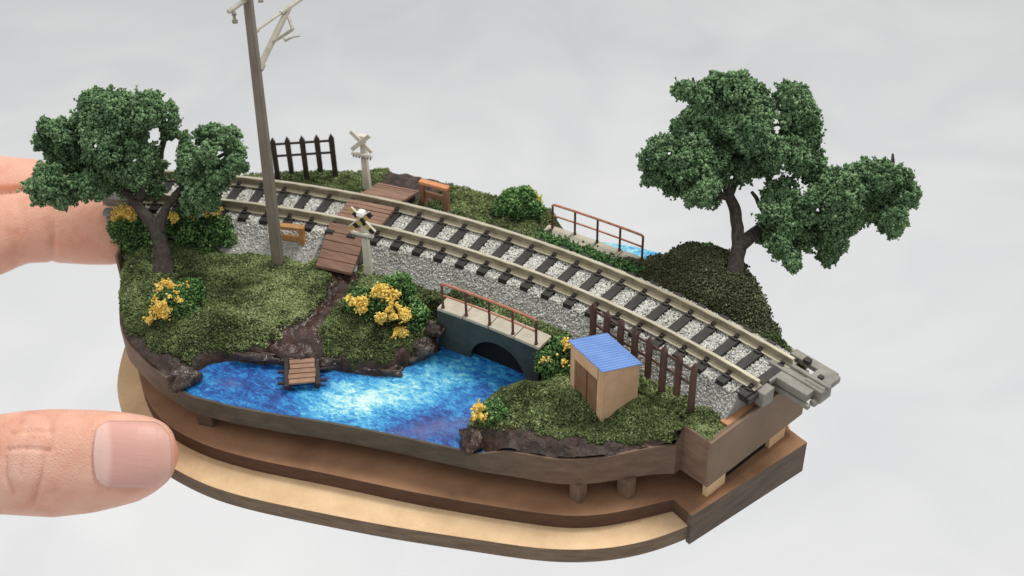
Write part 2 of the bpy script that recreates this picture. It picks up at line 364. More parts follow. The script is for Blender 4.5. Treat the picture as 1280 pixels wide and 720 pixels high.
def resamp(pts, n=140):
    A = np.array(pts); A = np.array([pol(a, r, 0)[:2] for a, r in pts]); s = np.r_[0, np.cumsum(np.hypot(*np.diff(A, axis=0).T))]
    t = np.linspace(0, s[-1], n); X = np.c_[np.interp(t, s, A[:, 0]), np.interp(t, s, A[:, 1])]
    for _ in range(6): X[1:-1] = (X[:-2]+2*X[1:-1]+X[2:])/4
    return [tuple(x) for x in X]
backA = [(18.0, 22.25)]+[(a, rback(a)+.45) for a in np.linspace(15.5, -21, 30)]+[(-23.3, 22.3)]
def resamp_xy(A, n=140, it=5):
    A = np.array(A); s = np.r_[0, np.cumsum(np.hypot(*np.diff(A, axis=0).T))]; t = np.linspace(0, s[-1], n); X = np.c_[np.interp(t, s, A[:, 0]), np.interp(t, s, A[:, 1])]
    for _ in range(it*4): X[1:-1] = (X[:-2]+2*X[1:-1]+X[2:])/4
    return [tuple(x) for x in X]
apx = [(148, 500), (153, 522), (165, 545), (188, 569), (222, 589), (255, 606), (300, 620), (350, 631), (400, 641), (450, 651), (500, 660), (560, 669), (600, 675), (645, 682), (686, 687), (737, 688), (780, 683), (820, 674), (864, 656)]
a_poly = [pol(-23.3, 19.2, 0)[:2], pol(-23.3, 18.9, 0)[:2], pol(-23.2, 18.5, 0)[:2], pol(-22.85, 17.9, 0)[:2], pol(-22.3, 17.2, 0)[:2]]+[un(u, v, -2.40)[:2] for u, v in apx]
a_poly = resamp_xy(a_poly)+xy([(18.0, 19.2)])+xy(backA)
part('lower_plate', MB().prism(a_poly, -2.77, -2.40, 0, 1, 0), [M_burn, M_tan], base, bevel=.015)
backB = [(16.9, 18.98), (18.15, 19.1), (18.9, 22.2), (17.6, 22.25)]+[(a, rback(a)+.15) for a in np.linspace(15.5, -21, 30)]+[(-22.95, 22.2)]
bpx = [(172, 455), (175, 478), (184, 503), (201, 526), (223, 541), (250, 554), (275, 563), (330, 577), (400, 590), (450, 601), (520, 616), (600, 630), (650, 638), (700, 645), (735, 646), (770, 641), (805, 633), (842, 624)]
bw = [un(u, v, -2.05)[:2] for u, v in bpx]; bw = [pol(-22.9, 19.3, 0)[:2], pol(-22.6, 18.4, 0)[:2]]+bw
def resamp_xy(A, n=140, it=5):
    A = np.array(A); s = np.r_[0, np.cumsum(np.hypot(*np.diff(A, axis=0).T))]; t = np.linspace(0, s[-1], n); X = np.c_[np.interp(t, s, A[:, 0]), np.interp(t, s, A[:, 1])]
    for _ in range(it*4): X[1:-1] = (X[:-2]+2*X[1:-1]+X[2:])/4
    return [tuple(x) for x in X]
b_poly = resamp_xy(bw)+xy([(18.12, 19.06), (18.85, 22.2), (17.6, 22.25)])+xy(backB[4:])
part('middle_plate', MB().prism(b_poly, -2.397, -2.05, 0, 1, 0), [M_bedge, M_btop], base, bevel=.015)
# end cheek that runs the full height of both plates at the right end
c0 = pol(18.12, 19.06, 0); c1 = pol(18.85, 22.2, 0); dd = (c1-c0)/np.linalg.norm(c1-c0); nn = np.array([dd[1], -dd[0], 0])
part('end_cheek', MB().prism([tuple((c0+nn*.01)[:2]), tuple((c0-nn*.1+dd*.0)[:2])[:2], tuple((c1-nn*.1)[:2]), tuple((c1+nn*.01)[:2])][::-1], -2.86, -2.046, 0, 1, 0), [M_wall, M_btop], base, bevel=.012)
# body wall
mb = MB(); n = len(OUT); bo = [pol(a, r, -1.6) for a, r in OUT]
zt = [float(ztop(a)) if r < 20 else (-.45 if (a > 16.1 or a < -22.6) else -1.2) for a, r in OUT]
to = [pol(a, r, zt[i]) for i, (a, r) in enumerate(OUT)]
cen = np.array([-.8, 20.3, 0]); ti = []
for i, p in enumerate(to):
    q = np.array(to[(i+1) % n])-np.array(to[i-1]); q[2] = 0; q = q/max(np.linalg.norm(q), 1e-6); nr = np.array([-q[1], q[0], 0]); ti.append(p+nr*.05)
mb.add(bo+to+ti, [(i, (i+1) % n, n+(i+1) % n, n+i) for i in range(n)]+[(n+i, n+(i+1) % n, 2*n+(i+1) % n, 2*n+i) for i in range(n)]+[tuple(range(n))])
part('body_wall', mb, M_body, base)
# lighter end board of the right box
e0 = pol(17.9, 19.47, 0); e1 = pol(17.9, 22.35, 0); ed = radi(17.9); et = tang(17.9)
mbx = MB(); mbx.box((e0+e1)/2+et*.03+UP*(-1.025), et, ed, UP, .03, 1.45, .577, 0)
part('end_board', mbx, M_end, base, bevel=.01)
mbx = MB(); mbx.box(pol(17.5, 21.2, -.52), tang(17.5), radi(17.5), UP, .12, 1.12, .04)
part('end_shelf', mbx, M_raw, base)
e0 = pol(-23.3, 19.3, 0); e1 = pol(-23.3, 22.4, 0); et = tang(-23.3)
mbx = MB(); mbx.box((e0+e1)/2-et*.03+UP*(-1.025), et, radi(-23.3), UP, .03, 1.55, .577, 0)
part('end_board', mbx, M_end, base, bevel=.01)
# feet between the middle plate and the body
M_foot = mottled('brown block', L((104, 84, 68)), L((128, 104, 84)), 3, .7, .25, .2, 30)
def foot(a, r, w, d, mat=M_wall, z0=-2.05, z1=-1.6):
    part('foot_block', MB().box(pol(a, r, (z0+z1)/2), tang(a), radi(a), UP, w, d, (z1-z0)/2-.001), mat, base, bevel=.01)
foot(-13.4, 16.25, .17, .17); foot(12.4, 17.92, .12, .12, M_foot); foot(14.3, 18.62, .15, .10, M_foot); foot(-1, 20, 1.0, 1.0); foot(-19, 20.5, .5, 1.0); foot(-19.6, 17.9, .15, .2)
fm = MB()
for r0, r1, z0, z1 in ((19.62, 20.15, -2.05, -1.6), (21.5, 22.0, -2.05, -1.6)):
    part('end_frame', MB().box(pol(17.62, (r0+r1)/2, (z0+z1)/2), tang(17.62), radi(17.62), UP, .06, (r1-r0)/2, (z1-z0)/2-.001), M_tan, base, bevel=.006)
part('slot_shade_board', MB().box(pol(17.5, 20.8, -1.82), tang(17.5), radi(17.5), UP, .02, .69, .215), M_tun, base)  # black sheet put in the slot hole to stand for its shade

# ------------------------------------------------------------------ ground height
TR = 21.304
pond_px = [(222, 500), (234, 485), (240, 474), (252, 465), (262, 459), (294, 455), (320, 457), (347, 458), (372, 466), (403, 466), (440, 469), (481, 473), (500, 470), (512, 461), (528, 452), (540, 446), (553, 438)]
pond_px2 = [(657, 480), (640, 488), (620, 495), (603, 505), (588, 516), (579, 530), (576, 545), (580, 556), (592, 568), (590, 600)]
PW = [un(u, v, ZW)[:2] for u, v in pond_px]+[pol(-1.0, 19.34, 0)[:2], pol(1.1, 19.36, 0)[:2], pol(1.1, 23.2, 0)[:2], pol(1.5, 25.0, 0)[:2], pol(7.6, 25.0, 0)[:2], pol(6.2, 23.2, 0)[:2], pol(5.6, 22.9, 0)[:2], pol(5.6, 19.36, 0)[:2], pol(6.2, 19.36, 0)[:2], pol(6.3, 19.1, 0)[:2]]+[un(u, v, ZW)[:2] for u, v in pond_px2]+[pol(0, 14.8, 0)[:2], pol(-16, 14.8, 0)[:2]]
PW = np.array(PW)
def sdist(P, poly, closed=True):         # >0 outside
    x, y = P[:, 0], P[:, 1]; n = len(poly); ins = np.zeros(len(P), bool); d2 = np.full(len(P), 1e9)
    for i in range(n if closed else n-1):
        a = poly[i]; b = poly[(i+1) % n]; e = b-a; w = P-a
        t = np.clip((w@e)/(e@e+1e-12), 0, 1); q = w-t[:, None]*e; d2 = np.minimum(d2, (q**2).sum(1))
        if closed:
            c = ((a[1] > y) != (b[1] > y)) & (x < (b[0]-a[0])*(y-a[1])/((b[1]-a[1]) if b[1] != a[1] else 1e-9)+a[0]); ins ^= c
    d = np.sqrt(d2); return np.where(ins, -d, d) if closed else d
PATH = np.array([un(u, v, z)[:2] for u, v, z in ((424, 330, -.45), (428, 352, -.6), (418, 375, -.65), (404, 398, -.7), (392, 415, -.8), (380, 430, -.9), (376, 440, -1.0))])
PWID = np.array([.40, .32, .22, .21, .28, .45, .62])
MCEN = np.array([4.2, 22.75])
def bumpf(P, cx, cy, r, h, p=1.0):
    d = np.hypot(P[:, 0]-cx, P[:, 1]-cy)/r; return h*np.clip(1-d*d, 0, 1)**p
def ground(P):
    """returns z, green, pathmask, ponddist"""
    x, y = P[:, 0], P[:, 1]; r = np.hypot(x, y); a = np.degrees(np.arctan2(x, y)); rf = rfront(a); rb = rback(a)
    P3 = np.c_[P, np.zeros(len(P))]
    df = r-rf; db = rb-r; zt_ = ztop(a)
    front = zt_+.03 + (-.56-zt_)*sm(df, 0.0, 1.9)+.10*sm(df, 0, .35)*(1-sm(df, 1.2, 2.2))
    front = np.where(a > 15.9, np.maximum(front, -.46+.06*sm(df, 0, .3)), front)
    back = -.98+.50*sm(db, 0, .85)+.12*sm(db, .8, 1.5)
    z = np.where(r < TR, np.minimum(front, -.5), back)
    z = z + bumpf(P, -6.75, 18.3, 1.3, .14) + bumpf(P, 3.8, 18.7, 1.15, -.17)
    zm = -.42+.54*np.clip(1-(((P-MCEN)@np.array([.93, -.37]))/1.62)**2-(((P-MCEN)@np.array([.37, .93]))/1.15)**2, 0, 1)**.75
    # mound flattened where it meets the track
    zm = zm*sm(r, 22.05, 22.55)+(-.3)*(1-sm(r, 22.05, 22.55))
    msk = sm(r, 22.0, 22.2)
    z = np.where(msk > 0, np.maximum(z, zm*msk+z*(1-msk)), z)
    z = z + .035*fbm(P3*3, 3, 3) + .02*fbm(P3*9, 2, 9)
    z = np.where((a > 17.15) & (r > 20.0), -.62, z)
    pdist = sdist(P, PATH, False); w = np.interp(y, PATH[::-1, 1], PWID[::-1])
    pm = 1-sm(pdist/w+.25*fbm(P3*3.5, 2, 5), .75, 1.05); pm = np.where((r < 20.4), pm, 0)
    dp = sdist(P, PW)
    dpn = dp+.05*fbm(P3*4, 3, 8)
    ps = sm(pdist, .2, .9)
    bank = sm(dpn, -.02, .20)*.55+sm(dpn, .1, .7+0*ps)*.45
    infield = (r < 19.7) | (r > 23.1)
    z = np.where(infield, -1.32+(z+1.32)*bank, np.where(dp < 0, -1.32, z))
    z = z - .09*pm*sm(dpn, .1, .4) + pm*.05*fbm(P3*5, 3, 21)
    # soil band (no grass) near shore and along the front rim
    rimw = np.interp(a, [-23, -19, -15, -13, 6, 9, 12, 14.5, 15.8, 16.2], [.03, .32, .50, .34, .45, .55, .42, .28, .1, .01])
    g = sm(df+.15*fbm(P3*3, 3, 31), rimw*.8, rimw*1.25+.06)*sm(dp+.10*fbm(P3*3, 2, 33), .13, .26)*(1-pm)
    g = np.where(r > TR, sm(dp+.05*fbm(P3*4, 2, 33), .05, .15)*(1-((a > -10.2) & (a < -6.6) & (r > 22.9))), g)
    return z, g, pm, dp
def footr(a): return np.interp(a, [-23, -14, -11, -10.4, -7.8, -7.2, -5, 20], [19.75, 19.75, 19.82, 20.3, 20.3, 19.98, 20.02, 20.05])
def bed(r, a):     # ballast profile
    foot_in = footr(a)
    zi = -.60+.53*np.clip((r-foot_in)/(20.5-foot_in), 0, 1)
    zo = -.07-.46*np.clip((r-22.12)/.3, 0, 1)
    return np.minimum(zi, zo)
NA, NR = 420, 170
AA = np.linspace(-23.25, 17.88, NA); T = np.linspace(0, 1, NR)
A2, T2 = np.meshgrid(AA, T, indexing='ij'); RF = rfront(A2)+.04; RB = rback(A2)-.04; RR = RF+(RB-RF)*T2
X = (RR*np.sin(np.radians(A2))).ravel(); Y = (RR*np.cos(np.radians(A2))).ravel(); P = np.c_[X, Y]
Z, G, PM, DP = ground(P)
V = np.c_[P, Z]; idx = np.arange(NA*NR).reshape(NA, NR)
F = np.stack([idx[:-1, :-1], idx[1:, :-1], idx[1:, 1:], idx[:-1, 1:]], -1).reshape(-1, 4)
pf = PM[F].mean(1) > .5
def sheet(name, F, mat, kind='structure'):
    u, inv = np.unique(F, return_inverse=True); me = bpy.data.meshes.new(name)
    me.from_pydata(V[u].tolist(), [], inv.reshape(F.shape).tolist())
    at_ = me.attributes.new('green', 'FLOAT', 'POINT'); at_.data.foreach_set('value', G[u].astype(np.float32))
    o = link(name, me, mat, None, True); o['kind'] = kind; return o
sheet('ground', F[~pf][:, ::-1], M_ground); sheet('path', F[pf][:, ::-1], M_mud)
# water
def water(a0, a1, back=False):
    A = np.linspace(a0, a1, 60); mb = MB()
    for a in A:
        r0, r1 = ((19.2, rback(a)-.03) if back else (rfront(a)+.03, 21.0)); mb.v += [tuple(pol(a, r0, ZW)), tuple(pol(a, r1, ZW))]
    mb.f = [(2*i, 2*i+1, 2*i+3, 2*i+2) for i in range(len(A)-1)]; mb.m = [0]*len(mb.f)
    return mb
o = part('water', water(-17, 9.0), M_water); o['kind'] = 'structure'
mb = MB(); A = np.linspace(.2, 9, 40)
for a in A: mb.v += [tuple(pol(a, 21.02, ZW)), tuple(pol(a, rback(a)+.06, ZW))]
mb.f = [(2*i, 2*i+1, 2*i+3, 2*i+2) for i in range(39)]; mb.m = [0]*39
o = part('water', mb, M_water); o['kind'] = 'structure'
# ballast bed
angs = np.linspace(-23.2, 17.35, 120); mb = MB(); pr_ = 14
for a in angs:
    fi = float(footr(a))
    for r, z in [(fi-.25, -.58), (fi, -.58), (20.5, -.10), (22.12, -.10), (22.42, -.5), (22.75, -.52), (22.75, -.8), (fi-.25, -.8)]: mb.v.append(tuple(pol(a, r, z)))
n8 = 8
for i in range(len(angs)-1):
    for q in range(n8): q2 = (q+1) % n8; mb.f.append((i*n8+q, i*n8+q2, (i+1)*n8+q2, (i+1)*n8+q))
mb.f += [tuple(range(n8))[::-1], tuple((len(angs)-1)*n8+q for q in range(n8))]; mb.m = [0]*len(mb.f)
M_bed = mottled('grey ballast glue', L((140, 139, 134)), L((172, 171, 165)), 8, .8, .2, .8, 25, dist=.03)
o = part('track_bed', mb, M_bed); o['kind'] = 'structure'
# ballast stones
Ns = 70000
a = rng.uniform(-23.1, 17.3, Ns); r = rng.uniform(19.75, 22.5, Ns); zb = bed(r, a)-.01
fi = footr(a)
wob = .06*fbm(np.c_[a*.8, r*0, r*0], 2, 4)
end = 17.45-.2*np.abs(rng.normal(size=Ns))*(r < 20.6)
ok = (r > fi+wob-.04) & (r < 22.42) & (a < end)
d_tie = np.abs(((a/1.4617+1000.5) % 1)-.5)*1.4617*r/R2D
ok &= ~((r > 20.45) & (r < 22.1) & (d_tie < .10)); ok &= ~((a > -10.6) & (a < -7.5) & ((r < 20.75) | (r > 20.85)))
a, r, zb = a[ok], r[ok], zb[ok]
inner = (r > 20.5) & (r < 22.1)
Pst = np.c_[r*np.sin(np.radians(a)), r*np.cos(np.radians(a)), zb+rng.uniform(-.02, .015, len(a))+np.where(inner, .0, 0)]
t = np.clip(rng.normal(.58, .17, len(a))+.13*np.where(inner, 1, -.5)+.12*fbm(Pst*2.5, 2, 4), 0, 1)
tag(flakes('ballast', Pst, rng.uniform(.020, .042, len(a)), M_stone, None, t, (.65, 1.1), OV, OF, .2), kind='stuff')
# scatter grass
Ng = 300000
a = rng.uniform(-23.2, 17.85, Ng); r = rng.uniform(15.9, 24.35, Ng); P = np.c_[r*np.sin(np.radians(a)), r*np.cos(np.radians(a))]
ok = (r > rfront(a)+.02) & (r < rback(a)-.0); a, r, P = a[ok], r[ok], P[ok]
z, g, pm, dp = ground(P); P3 = np.c_[P, z]
hb = (r > 19.7) & (r < 22.6); zb = bed(r, a); fi = footr(a)
wob = .10*fbm(np.c_[a*.9, r*0, r*0], 3, 14)
g = np.where((r > 19.58) & (r < 20.2) & (a > -1.0) & (a < 6.8), 1, g); keep = (g > rng.uniform(.15, .8, len(g))) & ~((r > fi+.10+wob) & (r < 22.25+.04*fbm(np.c_[a*2, r*0, r*0], 2, 77)))
keep &= ~((r > 19.1) & (r < 19.62) & (a > -.9) & (a < 6.6)); keep &= ~((r > 22.83) & (a > .3) & (a < 6.8)); keep &= ~((a > -10.6) & (a < -7.7) & (r > 19.7) & (r < 22.6)); keep &= ~((a > -9.9) & (a < -7.2) & (r > 22.2)); keep &= ~((a > 17.0) & (r > 20.05) & (r < 22.3))
keep &= ~((a > 1.0) & (a < 5.7) & (r > 22.75))
z = np.where((r > fi-.3) & (r < 22.8), np.maximum(z, -.57), z)
z = np.where((r > 22.1) & (r < 22.45), np.maximum(z, bed(r, a)), z)
z = np.where((r > 19.56) & (r < 20.3) & (a > -1.0) & (a < 6.8), np.maximum(z, -.24-.25*sm(r, 19.9, 20.2)), z)
P3[:, 2] = z+rng.uniform(-.005, .03, len(z))+.03*np.clip(fbm(P3*4, 2, 41), 0, 1)
P3, a, r = P3[keep], a[keep], r[keep]
mnd = (np.hypot((P3[:, 0]-MCEN[0])*.62, P3[:, 1]-MCEN[1]) < 1.35) & (r > 22.2)
pn = fbm(P3*np.array([1.0, 1.0, 0]), 3, 55)
tt = np.clip(.46+.19*rng.normal(size=len(P3))+.24*pn+.22*fbm(P3*np.array([3.5, 3.5, 0]), 2, 66)+.5*(rng.random(len(P3)) < .008)+.16*np.exp(-((a+10)/5)**2)*(r < TR)+.10*((a > 8) & (r < TR)), 0, 1)
tag(flakes('grass', P3[~mnd], rng.uniform(.018, .040, (~mnd).sum()), M_grass, None, tt[~mnd], (.35, 1.2), TV, TF), kind='stuff')
# denser cover for the mound (steeper)
Pm = P3[mnd]; Pm = np.repeat(Pm, 2, 0)+rng.normal(scale=(.03, .03, .025), size=(2*len(Pm), 3))
tag(flakes('grass', Pm, rng.uniform(.018, .036, len(Pm)), M_gdark, None, np.clip(rng.normal(.45, .2, len(Pm))+.2*fbm(Pm*2, 2, 3), 0, 1), (.35, 1.2), TV, TF), kind='stuff')

# ------------------------------------------------------------------ railway track
track = thing('railway_track', pol(-3, TR, -.13), 'curved narrow track with dark sleepers and pale nickel rails crossing the model', 'railway track')
M_web = mottled('shaded rail web', L((118, 108, 88)), L((166, 157, 134)), 4, .45, .5, .1, 30, metal=.3)  # same metal as the head, colour darkened for the shade of the recess
def railprof(rc):
    w = .115; return [(rc-w, .0), (rc+w, .0), (rc+w, .022), (rc+.03, .04), (rc+.018, .155), (rc+.034, .168), (rc+.034, .195), (rc-.034, .195), (rc-.034, .168), (rc-.018, .155), (rc-.03, .04), (rc-w, .022)]
for rc, a1 in ((TR-.48, 17.85), (TR+.48, 18.0)):
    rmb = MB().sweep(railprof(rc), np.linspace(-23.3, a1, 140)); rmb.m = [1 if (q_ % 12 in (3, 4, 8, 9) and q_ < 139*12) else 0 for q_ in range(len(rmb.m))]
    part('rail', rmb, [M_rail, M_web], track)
toff = np.array(track.location)
mb = MB(); E1, E2 = np.array([1., 0, 0]), np.array([0, 1., 0])
mb.box((0, 0, -.075), E1, E2, UP, .098, .82, .07)
for s_ in (-.48, .48):
    for t_ in (-1, 1): mb.box((0, s_+t_*.14, .008), E1, E2, UP, .07, .035, .022); mb.box((0, s_+t_*.075, .045), E1, E2, UP, .04, .04, .03)
proto = None
for i in range(-4, 25):
    aa = (i-12)*1.4617; aa = min(aa, 17.55)
    if proto is None: o = part('sleeper', mb, M_tie, track, bevel=.008, local=True); proto = o
    else: o = proto.copy(); COL.objects.link(o); o.parent = track
    w_ = pol(aa, TR, 0); o.location = tuple(w_-toff); o.rotation_euler = (0, 0, -math.radians(aa+random.Random(i).uniform(-.4, .4)))
# black under-piece and grey plastic end connector, right
mb = MB(); mb.box(pol(17.5, 20.72, -.12), tang(17.5), radi(17.5), UP, .18, .22, .07)
part('end_sleeper', mb, M_tie, track, bevel=.02)
mb = MB(); T_, Rr_ = tang(18.0), radi(18.0)
mb.box(pol(18.05, 20.95, -.2), T_, Rr_, UP, .10, .16, .17)
mb.box(pol(17.6, 21.25, -.06), T_, Rr_, UP, .12, .10, .05)
mb.box(pol(18.75, 21.45, -.10), T_, Rr_, UP, .40, .12, .09); mb.box(pol(18.6, 21.65, -.04), T_, Rr_, UP, .62, .10, .06)
mb.box(pol(18.9, 21.75, .03), T_, Rr_, UP, .55, .045, .05)
mb.box(pol(19.6, 21.9, -.03), T_, Rr_, UP, .22, .27, .07); mb.box(pol(19.9, 21.72, -.17), T_, Rr_, UP, .13, .17, .09)
mb.tube([pol(20.0, 21.45, -.24), pol(20.0, 21.75, -.22)], .075, 10)
mb.box(pol(18.9, 21.35, -.27), T_, Rr_, UP, .42, .05, .05); mb.box(pol(18.6, 22.15, -.05), T_, Rr_, UP, .5, .10, .06)
part('end_connector', mb, M_gply, track, bevel=.02)
part('connector_pin', MB().box(pol(19.55, 21.86, .055), T_, Rr_, UP, .05, .05, .04), M_tie, track, bevel=.01)
part('connector_pin', MB().box(pol(18.35, 22.05, .06), T_, Rr_, UP, .07, .06, .05), M_tie, track, bevel=.01)
mb = MB(); T_, Rr_ = tang(-24), radi(-24)
mb.box(pol(-23.9, 20.85, -.05), T_, Rr_, UP, .55, .12, .09); mb.box(pol(-23.9, 20.6, -.22), T_, Rr_, UP, .5, .10, .06); mb.box(pol(-24.3, 21.1, -.1), T_, Rr_, UP, .35, .35, .07); mb.box(pol(-23.9, 20.6, -.36), T_, Rr_, UP, .45, .12, .06)
part('end_connector', mb, M_gply, track, bevel=.02)

# ------------------------------------------------------------------ level crossing planks
def boards(name, lab, cat, grp, a0, a1, r0, r1, z0, z1, n, mat, gap=.02, th=.06, skew=0, under=True):
    rm = (r0+r1)/2; t = thing(name, pol((a0+a1)/2, rm, min(z0, z1)-.1), lab, cat, grp)
    for i in range(n):
        f0 = i/n; f1 = (i+1)/n; q0 = r0+(r1-r0)*f0+gap/2; q1 = r0+(r1-r0)*f1-gap/2
        za, zb_ = z0+(z1-z0)*f0, z0+(z1-z0)*f1; mb = MB(); j = rng.uniform(-.01, .01, 4)
        ang0 = a0+skew*(1-(f0+f1)/2); ang1 = a1+skew*(1-(f0+f1)/2)
        vs = [pol(ang0, q0, za+j[0]), pol(ang1, q0, za+j[1]), pol(ang1, q1, zb_+j[2]), pol(ang0, q1, zb_+j[3])]
        vs = [v-UP*th for v in vs]+vs
        mb.add(vs, [(0, 3, 2, 1), (4, 5, 6, 7), (0, 1, 5, 4), (1, 2, 6, 5), (2, 3, 7, 6), (3, 0, 4, 7)])
        part('plank', mb, mat, t, bevel=.008)
    if under:
        for aa in (a0+.35, a1-.35):
            vs = []; mb = MB()
            for s_ in (-.12, .12):
                for q, zz in ((r0+.05, z0), (r1-.05, z1)): vs += [pol(aa+s_, q, zz-th-.17), pol(aa+s_, q, zz-th-.002)]
            mb.add(vs, [(0, 1, 3, 2), (4, 6, 7, 5), (0, 4, 5, 1), (2, 3, 7, 6), (1, 5, 7, 3), (0, 2, 6, 4)]); part('bearer', mb, M_dark, t)
        
    return t
boards('crossing_ramp', 'brown five plank ramp leading from the mud path up to the front rail', 'ramp', 'crossing boards', -10.45, -7.95, 19.78, 20.74, -.43, .08, 5, M_plank, .03, .07, .15)
boards('crossing_deck', 'brown planked panel lying level between the two rails', 'crossing deck', 'crossing boards', -10.3, -7.35, 20.98, 21.66, .10, .12, 5, M_plank, .012, .09)
boards('crossing_ramp', 'brown planked ramp behind the far rail beside the small wooden barrier', 'ramp', 'crossing boards', -9.95, -7.35, 21.93, 22.88, .10, -.2, 8, M_plank, .012, .07)

# ------------------------------------------------------------------ crossing signs
def crossing_sign(base_, zc, a, lab, front, leanx=0):
    t = thing('crossing_sign', base_, lab, 'railway sign', 'crossing signs'); T_, Rr_ = tang(a), radi(a)
    b = np.array(base_, float); c = np.array([b[0], b[1], zc])+T_*leanx
    post = MB(); post.beam(b-UP*.1, c+(UP*.0), .17, .14, Rr_, w2=.12, h2=.10); part('post', post, M_cream, t, bevel=.012)
    nf = -1 if front else -1
    for s_, sg in enumerate((1, -1)):
        d = (T_*sg+UP*-.95*1.0); d = d/np.linalg.norm(d); o_ = c+Rr_*nf*(.075+.03*s_)
        for k in range(6):
            q0 = o_+d*(-.36+.72*k/6); q1 = o_+d*(-.36+.72*(k+1)/6)
            if k == 0: arm0 = q0
        if front:
            arm = MB()
            for k in range(6):
                q0 = o_+d*(-.36+.72*k/6); q1 = o_+d*(-.36+.72*(k+1)/6); arm.beam(q0, q1, .11, .03, Rr_, m=(k+s_) % 2)
            part('cross_arm', arm, [M_yell, M_blk], t)
            part('arm_edge', MB().beam(o_+d*-.36+np.cross(d, Rr_)*(.068 if sg > 0 else -.068), o_+d*.36+np.cross(d, Rr_)*(.068 if sg > 0 else -.068), .018, .045, Rr_), M_cream, t)
        else:
            arm = MB(); arm.beam(o_+d*-.34, o_+d*.34, .10, .05, Rr_); part('cross_arm', arm, M_cream, t, bevel=.01)
    bc = c-UP*.33+Rr_*-.1
    bar = MB(); bar.box(bc, T_, Rr_, UP, .26, .035, .025); part('sign_bar', bar, M_cream, t, bevel=.006)
    tk = MB()
    for k in range(7): tk.box(bc+T_*(-.21+.07*k)-Rr_*.005-UP*.055, T_, Rr_, UP, .012, .025, .035)
    part('tick_row', tk, M_gply, t)['kind'] = 'stuff'  # row of small tick marks under the sign bar, not lamps
    if front:
        cap = MB(); cc = c+UP*.19; cap.box(cc-Rr_*.06, T_, Rr_, UP, .085, .10, .05, taper=.75); part('white_cap', cap, M_white, t, bevel=.02)
    else:
        part('cap', MB().box(c+UP*.09, T_, Rr_, UP, .12, .07, .05, taper=.8), M_cream, t, bevel=.015)
crossing_sign(un(461.5, 344, -.55), .93, -7, 'crossing post with black and yellow striped cross and white cap beside the front ramp', True)
crossing_sign(un(459, 232, -.30), .93, -9, 'plain cream crossing post seen from behind on the far grass edge', False)

# ------------------------------------------------------------------ wooden barriers
def barrier(pL, pR, h, lab, mats, board=True):
    pL, pR = np.array(pL), np.array(pR); d = pR-pL; d[2] = 0; w = np.linalg.norm(d); d = d/w; nrm = np.array([-d[1], d[0], 0])
    t = thing('wooden_barrier', (pL+pR)/2, lab, 'barrier', 'wooden track barriers')
    for p in (pL, pR): part('leg', MB().box(p+UP*(h/2-.05), d, nrm, UP, .055, .065, h/2+.05), mats[0], t, bevel=.01)
    part('top_rail', MB().box((pL+pR)/2+UP*(h+.03), d, nrm, UP, w/2+.065, .075, .04), mats[1], t, bevel=.012)
    part('cross_board', MB().box((pL+pR)/2+UP*(h-.27), d, nrm, UP, w/2-.056, .03, .07), mats[0], t, bevel=.01)
    return t
barrier(un(530, 256, -.42), un(559, 264, -.42), .60, 'small brown barrier with top lit orange behind the far rail at the crossing', (M_bwood, M_orange))
barrier(un(347, 315, -.6), un(381, 319, -.6), .70, 'yellow brown barrier standing in ballast half hidden by the grey pole', (M_ywood, M_ywood))

# ------------------------------------------------------------------ catenary pole
pb = un(348, 330, -.55); ptop = un(310, 0, 5.68); dirp = (ptop-pb)/np.linalg.norm(ptop-pb)
pole = thing('catenary_pole', pb, 'tall tapering grey pole with pale brackets leaning left out of the picture top', 'pole')
part('post', MB().beam(pb-dirp*.1, pb+dirp*8.2, .22, .20, radi(-13), w2=.14, h2=.13), M_pole, pole, bevel=.02)
def onp(v):   # point of the pole axis at picture height v
    t0, t1 = 0, 9
    for _ in range(40):
        tm = (t0+t1)/2; q = pb+dirp*tm; _, vv = proj(q[None]);
        if vv[0] > v: t0 = tm
        else: t1 = tm
    return pb+dirp*t0
q1 = onp(42); e1 = un(374, 0, q1[2]+.05); ax = e1-q1
part('bracket_arm', MB().tube([q1, q1+ax*.12], .05, 8).tube([q1+ax*.1, q1+ax*.62], .028, 8).tube([q1+ax*.6, q1+ax*1.7], .045, 8), M_arm, pole, smooth=False)
q2 = onp(92); e2 = q1+ax*.78
part('brace', MB().tube([q2, q2+(e2-q2)*.12], .065, 8).tube([q2+(e2-q2)*.1, e2], .062, 8), M_arm, pole)
part('brace_joint', MB().tube([q2+(e2-q2)*.07, q2+(e2-q2)*.15], .095, 10), M_arm, pole)
m1 = q2+(e2-q2)*.46; dm = depth(m1); k1 = at(366, 36.5, dm-.1)
part('steady_arm', MB().beam(m1, k1, .055, .10, radi(-13)).tube([k1, at(360, 20, dm-.05)], .035, 6), M_arm, pole)
part('wire_hook', MB().tube([at(354, 46, dm-.1), at(356, 51, dm-.1)], .018, 6).tube([at(356, 51, dm-.1), at(362, 48, dm-.15), at(368, 46, dm-.2), at(375, 45, dm-.25)], [.03, .022, .015, .012], 6), M_arm, pole)
q3 = onp(-2); e3 = un(285.5, 15, q3[2]-.05)
part('stub_arm', MB().tube([q3, e3], .045, 8), M_arm, pole)
i0 = at(292, 14, depth(e3)); i1 = at(294, 29, depth(e3))
part('insulator', MB().tube([i0, i0*.7+i1*.3, i0*.6+i1*.4, i0*.3+i1*.7, i0*.25+i1*.75, i1], [.03, .05, .03, .03, .055, .05], 8), M_pole, pole)
i0 = at(325.5, -8, depth(q3)-.6); i1 = at(326, 2.5, depth(q3)-.6)
part('insulator', MB().tube([i0, i0*.4+i1*.6, i1], [.03, .035, .055], 8).tube([q3, i0], .02, 6), M_pole, pole)

